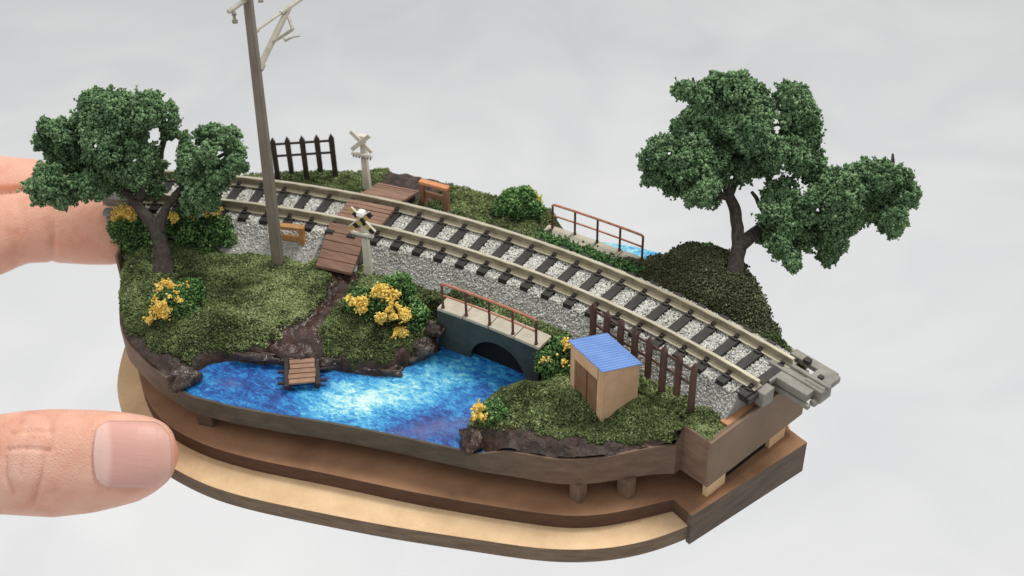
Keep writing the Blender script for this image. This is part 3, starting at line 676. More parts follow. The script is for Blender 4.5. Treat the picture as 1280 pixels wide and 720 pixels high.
# ------------------------------------------------------------------ fences
def fence(pts, zt_, long_, hlong, hshort, lab, mat, seed, railz):
    t = thing('picket_fence', (*((np.array(pts[0])+np.array(pts[-1]))/2)[:2], zt_-hlong), lab, 'fence', 'picket fences')
    d = np.array(pts[-1])-np.array(pts[0]); d[2] = 0; d = d/np.linalg.norm(d); nr = np.array([-d[1], d[0], 0]); R_ = random.Random(seed)
    for i, p in enumerate(pts):
        p = np.array([p[0], p[1], zt_]); h = hlong if long_[i] else hshort; w = .062; th = .04
        vs = []
        for s_ in (-1, 1):
            for x, z in ((-w, -h), (w, -h), (w*1.02, -.10), (0, 0.02), (-w*1.02, -.10)): vs.append(p+d*(x+R_.uniform(-.004, .004))+nr*s_*th+UP*z)
        m = MB(); m.add(vs, [(0, 1, 2, 3, 4), (9, 8, 7, 6, 5)]+[(q, (q+1) % 5 if False else (q+1) % 5, 5+(q+1) % 5, 5+q) for q in range(5)])
        part('picket', m, mat, t, bevel=.012)
    for k_, rz in enumerate(railz):
        a_ = np.array([*pts[0][:2], zt_-rz])+nr*.062; b_ = np.array([*pts[-1][:2], zt_-rz])+nr*.062
        part('fence_rail', MB().beam(a_, b_, .035, .055, UP), mat, t, bevel=.008)
FP = [pol(aq, 19.93-.01*i, 0) for i, aq in enumerate(np.linspace(8.3, 15.56, 8))]
p0 = un(742, 380, .62); p1 = un(868.4, 456, .62); FP = [p0+(p1-p0)*i/7 for i in range(8)]
FP = [FP[0]-(FP[1]-FP[0])*0]+FP[1:]
fence(FP, .64, [1, 0, 1, 0, 0, 1, 0, 1], 1.24, 1.0, 'dark brown picket fence running along the ballast behind the blue roofed shed', M_fence, 3, (.24, .58))
p0 = un(340, 173, .76); p1 = un(413.4, 168.2, .76); BP = [p0+(p1-p0)*i/4 for i in range(5)]
fence(BP, .76, [1, 0, 1, 0, 1], 1.2, .98, 'black picket fence standing behind the far rail left of the cream crossing post', M_bfence, 5, (.2, .52))

# ------------------------------------------------------------------ footbridges
def footbridge(a0, a1, r0, r1, zd, rr, lab, nsl, posts, front):
    t = thing('footbridge', pol((a0+a1)/2, (r0+r1)/2, -1.2 if front else -.8), lab, 'footbridge', 'footbridges beside the track')
    for i in range(nsl):
        b0 = a0+(a1-a0)*i/nsl+.03; b1 = a0+(a1-a0)*(i+1)/nsl-.03; j = rng.uniform(-.006, .006)
        part('slab', MB().sweep([(r0, zd-.07+j), (r1, zd-.07+j), (r1, zd+j), (r0, zd+j)], np.linspace(b0, b1, 4)), M_slab, t, bevel=.01)
    h = .62
    tops = []
    for i in range(posts):
        aa = a0+.35+(a1-a0-.7)*i/(posts-1); p = pol(aa, rr, zd); tops.append(aa)
        part('post', MB().tube([p-UP*.05, p+UP*.05, p+UP*.06, p+UP*(h-.02)], [.04, .036, .027, .027], 8), M_rpost, t)
    cur = [pol(aa, rr, zd+h) for aa in np.linspace(tops[0], tops[-1], 12)]
    part('handrail', MB().tube([cur[0]-UP*.06, cur[0]-UP*.02+(cur[1]-cur[0])*.04]+[cur[0]+(cur[1]-cur[0])*.25]+cur[1:-1]+[cur[-1]+(cur[-2]-cur[-1])*.25, cur[-1]-UP*.02+(cur[-2]-cur[-1])*.04, cur[-1]-UP*.06], .028, 8), M_rust, t, smooth=True)
    part('mid_rail', MB().tube([pol(aa, rr, zd+h*.52) for aa in np.linspace(tops[0], tops[-1], 12)], .021, 8), M_rust, t, smooth=True)
    return t
ZD = -.12
fb = footbridge(-.75, 6.55, 19.16, 19.60, ZD, 19.22, 'front footbridge with red brown railing over the dark arched culvert', 4, 5, True)
# culvert wall with its arch
ac, aw, zs, ah = 3.45, 2.0, -1.22, .70
def arc_pts(n=24):
    return [(ac-aw*math.cos(math.pi*i/n), zs+ah*math.sin(math.pi*i/n)) for i in range(n+1)]
ap = arc_pts(); mb = MB(); a0w, a1w = -.8, 6.45; ztw = ZD-.072
cols = [a0w, 0.2, ac-aw]+[p[0] for p in ap[1:-1]]+[ac+aw, 5.9, a1w]; zbm = {}
def zb_of(a_):
    if a_ < ac-aw-1e-6 or a_ > ac+aw+1e-6: return -1.3
    c_ = max(-1, min(1, (ac-a_)/aw)); return zs+ah*math.sqrt(max(0, 1-c_*c_))
for a_ in cols:
    lo = zb_of(a_) if abs(a_-(ac-aw)) > 1e-6 and abs(a_-(ac+aw)) > 1e-6 else -1.3
    for r_ in (19.18, 19.30): mb.v += [tuple(pol(a_, r_, lo)), tuple(pol(a_, r_, ztw))]
for i in range(len(cols)-1):
    b = i*4; c_ = b+4; mb.f += [(b, c_, c_+1, b+1), (b+2, b+3, c_+3, c_+2), (b+1, c_+1, c_+3, b+3), (b, b+2, c_+2, c_)]
mb.m = [0]*len(mb.f); part('culvert_wall', mb, M_cul, fb)
mb = MB()
for i in range(25):
    aa, zz = ap[i]
    for r_ in (19.29, 19.40): mb.v.append(tuple(pol(aa, r_, zz)))
mb.f = [(2*i, 2*i+1, 2*i+3, 2*i+2) for i in range(24)]; mb.m = [0]*24
part('tunnel_lining', mb, M_tun, fb, smooth=True)
mb = MB(); mb.v = [tuple(pol(p[0], 19.335, p[1])) for p in ap]; mb.f = [tuple(range(25))]; mb.m = [0]; part('tunnel_shade_cap', mb, M_tun, fb)  # black sheet added across the open tunnel to keep it dark
footbridge(.45, 6.75, 22.74, 23.16, -.40, 23.10, 'rear footbridge with thin rust railing above the blue stream behind the track', 4, 5, False)
# dark hedge strip between far rail and rear footbridge
aa = rng.uniform(.6, 7.2, 2600); rr = rng.normal(22.52, .09, 2600)
tag(flakes('hedge_strip', np.c_[rr*np.sin(np.radians(aa)), rr*np.cos(np.radians(aa)), rng.uniform(-.5, -.22, 2600)], rng.uniform(.03, .06, 2600), M_bleaf, None, np.clip(rng.normal(.25, .18, 2600), 0, 1)), kind='stuff')

o = part('ground', MB().sweep([(19.56, -.26), (19.95, -.27), (20.25, -.50), (20.25, -.9), (19.56, -.9)], np.linspace(-.9, 6.7, 20)), M_ground); o['kind'] = 'structure'
# ------------------------------------------------------------------ shed
s1, s2, s3 = un(712.5, 490, -.75), un(751.5, 527.5, -.75), un(796.5, 506, -.75)
shed = thing('shed', (s1+s3)/2, 'little kraft card shed with blue corrugated roof and brown double door', 'shed')
ex = (s1-s2); wx = np.linalg.norm(ex); ex = ex/wx; ey = np.array([ex[1], -ex[0], 0.]); ey = ey if ey@(s3-s2) > 0 else -ey; wy = .86
hf, hb_ = 1.27, 1.03; o0 = s2-UP*.12
def sp(x, y, z): return o0+ex*x+ey*y+UP*(z+.12)
mb = MB(); th = .05
mb.add([sp(0, 0, -.12), sp(0, wy, -.12), sp(0, wy, hb_), sp(0, 0, hf), sp(th, 0, -.12), sp(th, wy, -.12), sp(th, wy, hb_), sp(th, 0, hf)], [(0, 1, 2, 3), (7, 6, 5, 4), (0, 4, 5, 1), (1, 5, 6, 2), (2, 6, 7, 3), (3, 7, 4, 0)])
part('side_wall', mb, M_shed, shed, bevel=.006)
mb = MB(); mb.add([sp(wx-th, 0, -.12), sp(wx-th, wy, -.12), sp(wx-th, wy, hb_), sp(wx-th, 0, hf), sp(wx, 0, -.12), sp(wx, wy, -.12), sp(wx, wy, hb_), sp(wx, 0, hf)], [(0, 1, 2, 3), (7, 6, 5, 4), (0, 4, 5, 1), (1, 5, 6, 2), (2, 6, 7, 3), (3, 7, 4, 0)])
part('side_wall', mb, M_shed, shed, bevel=.006)
part('back_wall', MB().box(sp(wx/2, wy-th/2, (hb_-.12)/2), ex, ey, UP, wx/2-th, th/2, (hb_+.12)/2-.01), M_shed, shed)
fw = MB(); dz = 0.93
fw.box(sp(.09+.02, th/2, (hf-.12)/2), ex, ey, UP, .055, th/2, (hf+.12)/2-.012); fw.box(sp(wx-.09, th/2, (hf-.12)/2), ex, ey, UP, .035, th/2, (hf+.12)/2-.012)
fw.box(sp(wx/2, th/2, (dz+hf)/2), ex, ey, UP, wx/2-.12, th/2, (hf-dz)/2-.012)
part('front_wall', fw, M_shed, shed, bevel=.005)
dw = (wx-.29)/2
for k_ in (0, 1):
    x0 = .165+k_*dw; dm_ = MB(); dm_.box(sp(x0+dw/2, .042, dz/2-.06), ex, ey, UP, dw/2-.012, .012, dz/2+.05)
    D_ = part('door', dm_, M_door, shed)
    for zz in (.22, .66): part('door_panel', MB().box(sp(x0+dw/2, .028, zz), ex, ey, UP, dw/2-.045, .006, .185), M_door, D_, bevel=.004)
part('door_post', MB().box(sp(.165+dw, .024, dz/2-.06), ex, ey, UP, .014, .022, dz/2+.05), M_door, shed)
mb = MB(); nr_ = 15; ov = .035; vs = []
slope = (hb_-hf)/wy
for j in (0, 1):
    for side in (0, 1):
        for i in range(nr_*4+1):
            x = -ov+(wx+2*ov)*i/(nr_*4); y = -ov if j == 0 else wy+ov
            zz = hf+slope*y+.016+(-.018 if i % 4 == 3 else 0)+.016*(1 if side else -.4)
            vs.append(sp(x, y, zz))
m_ = nr_*4+1; fs = []
for i in range(m_-1): fs += [(i, i+1, 2*m_+i+1, 2*m_+i)[::-1], (m_+i, m_+i+1, 3*m_+i+1, 3*m_+i), (i, i+1, m_+i+1, m_+i), (2*m_+i, 3*m_+i, 3*m_+i+1, 2*m_+i+1)]
fs += [(0, m_, 3*m_, 2*m_), (m_-1, 3*m_-1, 4*m_-1, 2*m_-1)]
mb.add(vs, fs); part('roof', mb, M_roof, shed)

# ------------------------------------------------------------------ dock
dk = [un(361, 443, -.93), un(392, 441, -.93), un(394.5, 477, -.98), un(361, 480, -.98)]
dock = thing('boat_dock', (dk[0]+dk[2])/2-UP*.25, 'tiny plank jetty reaching over the blue pond at the end of the mud path', 'jetty')
for i in range(6):
    f0, f1 = i/6+.012, (i+1)/6-.014; j = rng.uniform(-.02, .02, 2)
    A_ = dk[0]+(dk[3]-dk[0])*f0; B_ = dk[1]+(dk[2]-dk[1])*f0; C_ = dk[1]+(dk[2]-dk[1])*f1; D_ = dk[0]+(dk[3]-dk[0])*f1
    ex_ = (B_-A_)/np.linalg.norm(B_-A_); A_, D_ = A_+ex_*j[0], D_+ex_*j[0]; B_, C_ = B_+ex_*j[1], C_+ex_*j[1]; up_ = UP*.045
    part('plank', MB().add([A_-up_, B_-up_, C_-up_, D_-up_, A_, B_, C_, D_], [(0, 3, 2, 1), (4, 5, 6, 7), (0, 1, 5, 4), (1, 2, 6, 5), (2, 3, 7, 6), (3, 0, 4, 7)]), M_dplank, dock, bevel=.008)
exd = (dk[1]-dk[0])/np.linalg.norm(dk[1]-dk[0])
for s_, (p, q) in ((-1, (dk[0], dk[3])), (1, (dk[1], dk[2]))):
    part('side_beam', MB().beam(p+exd*s_*.05-UP*.07, q+exd*s_*.05-UP*.07+(q-p)*.05, .09, .10), M_dark, dock, bevel=.01)
    for f in (.12, .48, .86): c_ = p+(q-p)*f+exd*s_*.13-UP*.08; part('log_stub', MB().tube([c_-exd*s_*.06, c_+exd*s_*.10], .035, 8), M_dark, dock)
    for f in (.25, .95): c_ = p+(q-p)*f; part('pile', MB().tube([c_-UP*.05, c_-UP*.32], .045, 8), M_dark, dock)

# ------------------------------------------------------------------ rocks
def rock(u, v, z, sx, sy, sz, yaw, lab, seed, mat=M_rock):
    c = un(u, v, z); t = 2
    import bmesh
    bm = bmesh.new(); bmesh.ops.create_icosphere(bm, subdivisions=4, radius=1)
    V_ = np.array([v_.co[:] for v_ in bm.verts]); n_ = fbm(V_*1.3+seed*3.1, 3, seed); V_ = V_*(1+.42*n_-.35*np.abs(fbm(V_*2.2+seed, 3, seed+5)))[:, None]*1.12
    V_ = np.sign(V_)*np.abs(V_)**.9*np.array([sx, sy, sz])
    cy, sy_ = math.cos(yaw), math.sin(yaw); V_ = V_ @ np.array([[cy, sy_, 0], [-sy_, cy, 0], [0, 0, 1]])
    for v_, q in zip(bm.verts, V_): v_.co = q
    me = bpy.data.meshes.new('shore_rock'); bm.to_mesh(me); bm.free()
    o = link('shore_rock', me, mat, None, True); o.location = tuple(c); tag(o, lab, 'rock', 'wet rocks around the pond')
rock(226, 474, -1.04, .33, .22, .24, .9, 'pale grey wet rock at the far left corner of the pond', 1)
rock(322, 447, -1.0, .42, .10, .10, .35, 'long flat brown rock on the shore left of the jetty', 2)
rock(412, 452, -1.05, .28, .15, .16, .3, 'dark brown rock just right of the jetty', 3)
rock(455, 459, -1.08, .40, .11, .12, .25, 'long low rock with pale patches on the middle shore', 4)
rock(488, 463, -1.1, .24, .12, .13, .3, 'small brown rock at the right tip of the middle shore', 5)
rock(530, 436, -.95, .22, .16, .2, .6, 'brown rock against the left end of the culvert wall', 6)
rock(543, 413, -.7, .17, .13, .17, .2, 'upper brown rock tucked beside the culvert wall below the footbridge', 7)
rock(520, 446, -1.08, .2, .12, .12, .8, 'low brown rock by the water left of the culvert', 8)
rock(592, 552, -1.08, .20, .26, .17, .8, 'dark rounded rock under the small yellow flowers right of the pond', 9, M_mud)

# ------------------------------------------------------------------ bushes
def bush(blobs, dep_, lab, flowers, nleaf=1500, leafmat=M_bleaf, flowmat=M_flow, fsize=(.02, .036)):
    # blobs: (u, v, radius px) at distance; flowers the same
    c0 = at(blobs[0][0], blobs[0][1]+blobs[0][2], dep_); t = thing('flowering_bush', c0, lab, 'bush', 'bushes on the model'); px = dep_/FOC
    def pts(bl, n, shell):
        tot = sum(b[2]**2 for b in bl); out = []
        for b in bl:
            m = max(8, int(n*b[2]**2/tot)); d = rng.normal(size=(m, 3)); d /= np.linalg.norm(d, axis=1)[:, None]
            rad = b[2]*px*(shell+(1-shell)*rng.random(m)**.5)
            rad = rad*(1+.30*fbm(d*3.2+b[0], 3, int(b[0])))
            cc = at(b[0], b[1], dep_+(b[3] if len(b) > 3 else 0)); out.append(cc+d*rad[:, None])
        return np.concatenate(out)
    Pl = pts(blobs, nleaf*2, .55)
    hz = (Pl[:, 2]-Pl[:, 2].min())/(np.ptp(Pl[:, 2])+1e-6)
    o = flakes('foliage', Pl, rng.uniform(.024, .05, len(Pl)), leafmat, t, np.clip(rng.normal(.45, .22, len(Pl))+.25*fbm(Pl*3, 2, 9), 0, 1), (.35, 1.2), TV, TF); o['kind'] = 'stuff'
    if flowers:
        Pf = pts(flowers, int(sum(f[2]**2 for f in flowers)*7.0)+40, .35); Pf = Pf+rng.normal(scale=.035, size=Pf.shape); Pf = Pf[fbm(Pf*5, 2, 3) > .05]
        o = flakes('flowers', Pf, rng.uniform(*fsize, len(Pf)), flowmat, t, None, (.6, 1), IV, IF_); o['kind'] = 'stuff'
    return t
def dgl(u, v, z): return depth(un(u, v, z))
bush([(165, 290, 24), (182, 300, 19), (150, 285, 15), (195, 290, 15), (172, 305, 16)], dgl(170, 312, -.55), 'flowering bush left of the twisted tree trunk by the finger', [(154, 268, 10, -.25), (162, 266, 8, -.3), (148, 272, 7, -.2)], 1900)
bush([(245, 285, 26), (272, 288, 20), (225, 280, 18), (262, 300, 20), (283, 300, 13), (238, 300, 16)], dgl(250, 315, -.55), 'dark bush right of the left tree trunk touching the ballast', [(218, 270, 8, -.35), (210, 268, 7, -.3), (255, 263, 8, -.3), (262, 255, 6, -.3), (240, 268, 4, -.3), (270, 262, 5, -.3)], 2400)
bush([(225, 375, 22), (240, 365, 16), (215, 392, 18), (235, 395, 16), (205, 372, 12)], dgl(225, 400, -.7), 'low bush with a large yellow flower patch on the left slope', [(207, 362, 10, -.45), (216, 374, 10, -.42), (202, 376, 8, -.4), (193, 390, 6, -.3), (205, 390, 7, -.35), (228, 358, 5, -.3), (186, 400, 3, -.2)], 2000)
bush([(480, 375, 24), (505, 385, 22), (460, 378, 20), (500, 360, 20), (525, 392, 12), (478, 400, 16), (515, 410, 14), (445, 378, 14)], dgl(485, 405, -.65), 'widest yellow flowering bush between the mud path and the culvert', [(478, 364, 8, -.4), (492, 368, 6, -.35), (452, 380, 9, -.35), (436, 376, 5, -.25), (487, 382, 9, -.45), (480, 395, 10, -.42), (497, 396, 11, -.42), (505, 394, 7, -.4), (493, 412, 8, -.35), (503, 416, 4, -.3), (472, 366, 6, -.35)], 2600)
bush([(690, 455, 20), (705, 435, 17), (695, 475, 15), (710, 460, 16), (680, 445, 10)], dgl(697, 478, -.8), 'yellow dotted bush between the front footbridge and the shed', [(692, 434, 3.4, -.25), (708, 430, 4, -.25), (682, 453, 4, -.25), (700, 442, 2.4, -.25), (678, 440, 2.2, -.2), (688, 463, 2.2, -.25), (704, 452, 1.8, -.25), (695, 470, 1.6, -.3)], 1800)
bush([(615, 515, 15), (608, 522, 10), (625, 518, 9)], dgl(610, 530, -.95), 'tiny bush with yellow flowers at the right tip of the pond shore', [(600, 512, 7, -.25), (598, 522, 5, -.2), (603, 507, 4, -.2)], 700)
bush([(648, 258, 19), (665, 262, 14), (632, 258, 13), (655, 245, 13), (640, 245, 11), (625, 262, 8)], dgl(645, 275, -.45), 'rounded green bush with yellow tips on the far edge behind the track', [(664, 243, 6, .0), (674, 262, 5, .0), (658, 236, 4, 0), (671, 250, 5, 0)], 2000, M_bleaf, M_lime)

bush([(885, 309, 5), (880, 312, 5)], dgl(880, 312, .0)+.1, 'tiny yellow tipped tuft peeking over the top of the dark mound', [(868, 312, 5, .1), (875, 312, 4, .1), (861, 315, 4, .1)], 260, M_bleaf, M_flow)

# ------------------------------------------------------------------ trees
def tree(lab, dep_, trunk, limbs, blobs, n, seed, holes=(), stubs=()):
    t = thing('tree', at(trunk[0][0], trunk[0][1], dep_), lab, 'tree', 'model trees'); px = dep_/FOC
    def chain(c): return [at(u, v, dep_+dz) for u, v, r_, dz in c], [r_*px for u, v, r_, dz in c]
    def densify(c, m=5):
        c = np.array(c, float); s = np.arange(len(c)); x = np.linspace(0, len(c)-1, (len(c)-1)*m+1); return [tuple(np.interp(x_, s, c[:, k_]) for k_ in range(4)) for x_ in x]
    mb = MB()
    for i, c in enumerate([trunk]+limbs):
        pts, rd = chain(densify(c)); N_ = fbm(np.array(pts)*2.5, 2, seed+i)
        mb.tube([p+np.array([.04, .03, 0])*N_[j] for j, p in enumerate(pts)], [r_*(1+.12*N_[j]) for j, r_ in enumerate(rd)], 12)
    u0, v0, r0, d0 = trunk[0]
    for k_ in range(6):     # root flare
        th_ = k_*1.05+seed; rp = at(u0, v0, dep_+d0); q = rp+np.array([math.cos(th_), math.sin(th_), 0])*r0*px*1.2-UP*.12
        mb.tube([rp+UP*.28, rp+(q-rp)*.6-UP*.02, q-UP*.1], [r0*px*.55, r0*px*.42, r0*px*.25], 8)
    part('trunk', mb, M_bark, t, smooth=True)
    out = []; tot = sum(b[2]**2 for b in blobs); tin = []
    for bi, b in enumerate(blobs):
        m = int(n*b[2]**2/tot); dz = b[3] if len(b) > 3 else rng.uniform(-.6, .6)
        c = at(b[0], b[1], dep_+dz); R_ = b[2]*px
        d = rng.normal(size=(m, 3)); d /= np.linalg.norm(d, axis=1)[:, None]
        ns = fbm(d*3.0+bi*7.3, 4, seed+bi); rad = R_*(.88+.40*ns)*(1-.5*rng.random(m)**2.0)*np.where(rng.random(m) < .04, 1.12, 1)
        p = c+d*rad[:, None]; p[:, :] = p
        out.append(p)
    P_ = np.concatenate(out); P_ = P_+.05*np.c_[fbm(P_*6, 2, 1), fbm(P_*6, 2, 2), fbm(P_*6, 2, 3)]
    cl = fbm(P_*2.3, 2, seed+90)
    keep = (fbm(P_*3.2, 3, seed+50) > -.62)
    u, v = proj(P_)
    for hu, hv, hr in holes: keep &= np.hypot(u-hu, v-hv) > hr*(1+.4*vnoise(P_*8, seed))
    P_ = P_[keep]; cl = cl[keep]
    tnt = np.clip(.42+.15*rng.normal(size=len(P_))+.22*cl, 0, 1)
    o = flakes('crown', P_, rng.uniform(.024, .052, len(P_)), M_leaf, t, tnt, (.35, 1.2), TV, TF); o['kind'] = 'stuff'
    for sb in stubs:
        part('twig', MB().tube([at(*sb[0], dep_+.1), at(*sb[1], dep_+.1)], [.05, .022], 6), M_bark, t)
d1 = dgl(204, 333, -.40)
tree('left tree with forked dark trunk and two green foliage clumps', d1,
     [(204, 344, 15.5, 0), (203, 326, 11, 0), (200, 308, 9, 0), (197, 290, 9, 0)],
     [[(197, 292, 8.8, 0), (190, 278, 8.3, .0), (180, 266, 7.5, .05), (169, 252, 6.5, .1), (158, 238, 6, .3), (140, 210, 4.5, .4), (120, 195, 3, .3)],
      [(197, 291, 7.8, 0), (202, 273, 6.5, -.05), (212, 256, 5.5, .0), (222, 243, 5.5, .0), (240, 225, 5, .2), (262, 205, 3.5, .4), (285, 190, 2, .3)],
      [(172, 250, 8, .1), (185, 222, 6.5, .2), (198, 196, 5, .3), (205, 172, 3, .2), (212, 150, 2, .2)],
      [(262, 222, 4, .2), (285, 216, 3.4, .2), (300, 213, 2, .2)]],
     [(55, 230, 23), (78, 238, 22), (72, 252, 9), (70, 175, 24), (62, 160, 13), (95, 200, 30), (82, 205, 26), (112, 165, 28), (118, 135, 22), (134, 125, 17), (150, 150, 34), (172, 138, 22), (186, 140, 24), (180, 128, 14), (165, 210, 30), (178, 188, 20), (205, 162, 15), (213, 146, 12), (212, 132, 7), (217, 165, 7), (138, 215, 30), (108, 232, 18), (120, 240, 10), (186, 228, 20, .4), (172, 238, 14, .4), (150, 185, 34, -.2), (128, 180, 30, -.3), (198, 205, 12, .3),
      (231, 172, 8), (232, 185, 10), (236, 200, 14), (258, 170, 15), (272, 168, 15), (288, 173, 15), (295, 188, 12), (294, 205, 12), (306, 209, 7), (262, 192, 15), (280, 210, 14), (255, 215, 20), (236, 220, 18), (272, 225, 15), (250, 238, 20), (240, 255, 16), (262, 252, 14)],
     110000, 3, holes=[(194, 167, 9), (187, 176, 5), (276, 194, 6), (119, 182, 4), (168, 200, 4.5), (208, 150, 3), (80, 219, 3), (205, 195, 7)])
d2 = dgl(918, 350, .05)+.22
tree('right tree on the dark mound with leaning trunk and wide lopsided crown', d2,
     [(915, 362, 16, 0), (917, 345, 12, 0), (920, 332, 10.3, 0), (922, 320, 9.8, 0), (924, 308, 9.5, 0)],
     [[(925, 312, 9.5, 0), (922, 285, 7.8, 0), (917, 262, 7, 0), (911, 240, 6.5, .1), (903, 220, 5.5, .1), (890, 195, 4.5, .2), (875, 175, 3, .2)],
      [(926, 308, 9, 0), (936, 297, 8.5, .1), (948, 287, 7.5, .4), (968, 276, 6, .8), (995, 265, 5, .9), (1040, 250, 3.6, .7), (1085, 240, 2.4, .5)],
      [(912, 245, 5.5, .1), (925, 215, 5, .7), (940, 185, 4.5, 1.0), (960, 150, 3.6, .7), (972, 118, 2, .3)],
      [(962, 272, 4.5, .3), (952, 256, 3.4, .2), (941, 240, 2.2, 0)],
      [(914, 248, 5, .1), (905, 246, 3.5, 0), (898, 240, 3, 0)],
      [(930, 140, 3, .8), (948, 128, 2.6, .6), (962, 138, 2.2, .5)]],
     [(815, 200, 18), (822, 215, 22), (830, 190, 22), (845, 225, 22), (855, 200, 26), (868, 235, 20), (882, 240, 18), (862, 250, 9), (890, 246, 12), (852, 160, 14), (862, 150, 14), (866, 185, 24), (885, 205, 28), (856, 113, 13), (870, 118, 16), (886, 112, 14), (894, 97, 8), (905, 115, 22), (920, 108, 20), (940, 118, 19), (925, 135, 28), (905, 145, 28), (952, 140, 16), (940, 165, 26), (915, 180, 30), (900, 175, 28), (945, 195, 24, .4), (925, 212, 20, .3), (905, 222, 16, .3), (885, 150, 22, .1), (958, 205, 16, .3),
      (985, 118, 16), (998, 122, 15), (1000, 140, 22), (1008, 155, 18), (995, 165, 20), (1008, 180, 20), (985, 185, 20), (970, 185, 18), (1012, 198, 18), (1018, 212, 18), (968, 200, 16), (1000, 205, 18), (978, 150, 10),
      (975, 245, 24), (960, 262, 18), (990, 265, 30), (965, 290, 20), (1000, 290, 26), (985, 312, 18), (975, 305, 16), (990, 328, 11), (1020, 255, 22), (1025, 285, 22), (1040, 300, 18), (1035, 318, 13), (1045, 265, 28), (1055, 235, 26), (1030, 232, 18), (1080, 225, 24), (1100, 218, 20), (1118, 222, 18), (1128, 240, 19), (1110, 250, 24), (1085, 255, 26), (1065, 278, 16), (1118, 272, 16), (1120, 288, 10), (1138, 245, 12), (1040, 226, 12), (1132, 225, 10), (1105, 280, 10)],
     165000, 11, holes=[(971, 152, 5), (970, 160, 5), (936, 250, 14), (925, 240, 5), (950, 232, 4), (1027, 255, 5), (837, 192, 4), (882, 143, 3), (915, 222, 4), (905, 238, 3), (1022, 262, 4), (1008, 235, 3), (868, 168, 2.5), (905, 185, 2.5), (946, 262, 7)],
     stubs=[((868, 108), (866, 97)), ((974, 130), (973, 106)), ((1116, 205), (1116, 192)), ((892, 100), (887, 88))])

# ------------------------------------------------------------------ hand
def tubeface(rows, n=40, pw=2.3):
    """rows: (u, vtop, vbot, depth, thickness cm)"""
    rows = np.array(rows, float); us = np.unique(np.concatenate([np.linspace(rows[0, 0], rows[-1, 0], 90)])); vs = []; fs = []
    vt = np.interp(us, rows[:, 0], rows[:, 1]); vb = np.interp(us, rows[:, 0], rows[:, 2]); dp = np.interp(us, rows[:, 0], rows[:, 3]); tk = np.interp(us, rows[:, 0], rows[:, 4])
    for i, u in enumerate(us):
        c = (vt[i]+vb[i])/2; h = max((vb[i]-vt[i])/2, .5)
        for k_ in range(n):
            t = 2*math.pi*k_/n; cs, sn = math.cos(t), math.sin(t); e = 2/pw
            y = c+h*math.copysign(abs(sn)**e, sn); d = dp[i]-tk[i]*math.copysign(abs(cs)**e, cs); vs.append(at(u, y, d))
    for i in range(len(us)-1):
        for k_ in range(n): k2 = (k_+1) % n; fs.append((i*n+k_, i*n+k2, (i+1)*n+k2, (i+1)*n+k_))
    fs.append(tuple(range(n))); fs.append(tuple((len(us)-1)*n+k_ for k_ in range(n))[::-1])
    return vs, fs
DT = 25.75
thumb_rows = [(-420, 470, 720, DT+1.2, 1.5), (-200, 505, 690, DT+.6, 1.15), (-60, 528, 655, DT+.2, .9), (0, 517.5, 643, DT, .9), (30, 513.5, 645, DT, .92), (67, 511, 647, DT, .92), (117, 512, 641, DT, .88), (150, 514.5, 633, DT, .84), (172, 517.5, 627, DT, .80), (185, 520, 620.5, DT, .74), (194, 523, 615, DT, .68), (203, 527, 608, DT, .60), (210, 532, 602, DT, .52), (215, 538, 595.5, DT, .43), (219, 545, 588, DT, .33), (222, 552, 580, DT, .22), (223.6, 562, 572, DT, .08)]
DF = 31.0
f1_rows = [(-420, 250, 440, DF-.5, 1.3), (-200, 240, 400, DF-.2, 1.1), (-60, 238, 362, DF, 1.0), (0, 237, 344, DF, .95), (35, 233, 329, DF, .88), (65, 232, 328, DF, .86), (110, 231, 331, DF, .86), (140, 232, 331, DF, .84), (156, 236, 328, DF, .72), (166, 244, 322, DF, .56), (173, 254, 312, DF, .38), (177, 268, 300, DF, .18), (178, 280, 288, DF, .05)]
DG = 32.3
f2_rows = [(-420, 180, 330, DG, 1.2), (-200, 190, 310, DG, 1.0), (-60, 192, 290, DG, .9), (0, 195, 285, DG, .88), (40, 198, 284, DG, .86), (65, 204, 286, DG, .82), (100, 210, 286, DG, .78), (125, 214, 284, DG, .68), (140, 221, 278, DG, .52), (150, 230, 270, DG, .3), (154, 244, 256, DG, .08)]
hmb = MB()
for rows in (thumb_rows, f1_rows, f2_rows):
    v_, f_ = tubeface(rows); hmb.add(v_, f_)
# palm, outside the frame, where thumb and fingers meet
import bmesh
bm = bmesh.new(); bmesh.ops.create_uvsphere(bm, u_segments=24, v_segments=16, radius=1)
pc = at(-520, 430, 29.2); ax1 = CM[0]; ax2 = CM[1]; ax3 = CM[2]
pv = [pc+ax1*v.co.x*3.4+ax2*v.co.y*4.2+ax3*v.co.z*4.0 for v in bm.verts]; bm.verts.ensure_lookup_table(); pfc = [tuple(v.index for v in f.verts) for f in bm.faces]; bm.free()
hmb.add(pv, pfc)
hroot = thing('hand', at(-60, 580, DT), 'hand gripping the left end of the model, thumb in front and fingers behind', 'hand')
hs = part('skin', hmb, M_skin, hroot, smooth=True)
rm = hs.modifiers.new('remesh', 'REMESH'); rm.mode = 'VOXEL'; rm.voxel_size = .055; rm.use_smooth_shade = True
smo = hs.modifiers.new('smooth', 'SMOOTH'); smo.iterations = 4; smo.factor = .5
dg = bpy.context.evaluated_depsgraph_get(); dg.update(); me2 = bpy.data.meshes.new_from_object(hs.evaluated_get(dg)); hs.modifiers.clear(); hs.data = me2
nv = len(me2.vertices); co = np.empty(nv*3, np.float32); me2.vertices.foreach_get('co', co); co = co.reshape(-1, 3).astype(float); nm = np.empty(nv*3, np.float32); me2.vertices.foreach_get('normal', nm); nm = nm.reshape(-1, 3)
wco = co+np.array(hroot.location); u, v = proj(wco); zz = (wco-CP)@CM[2]; uv = np.c_[u, v]
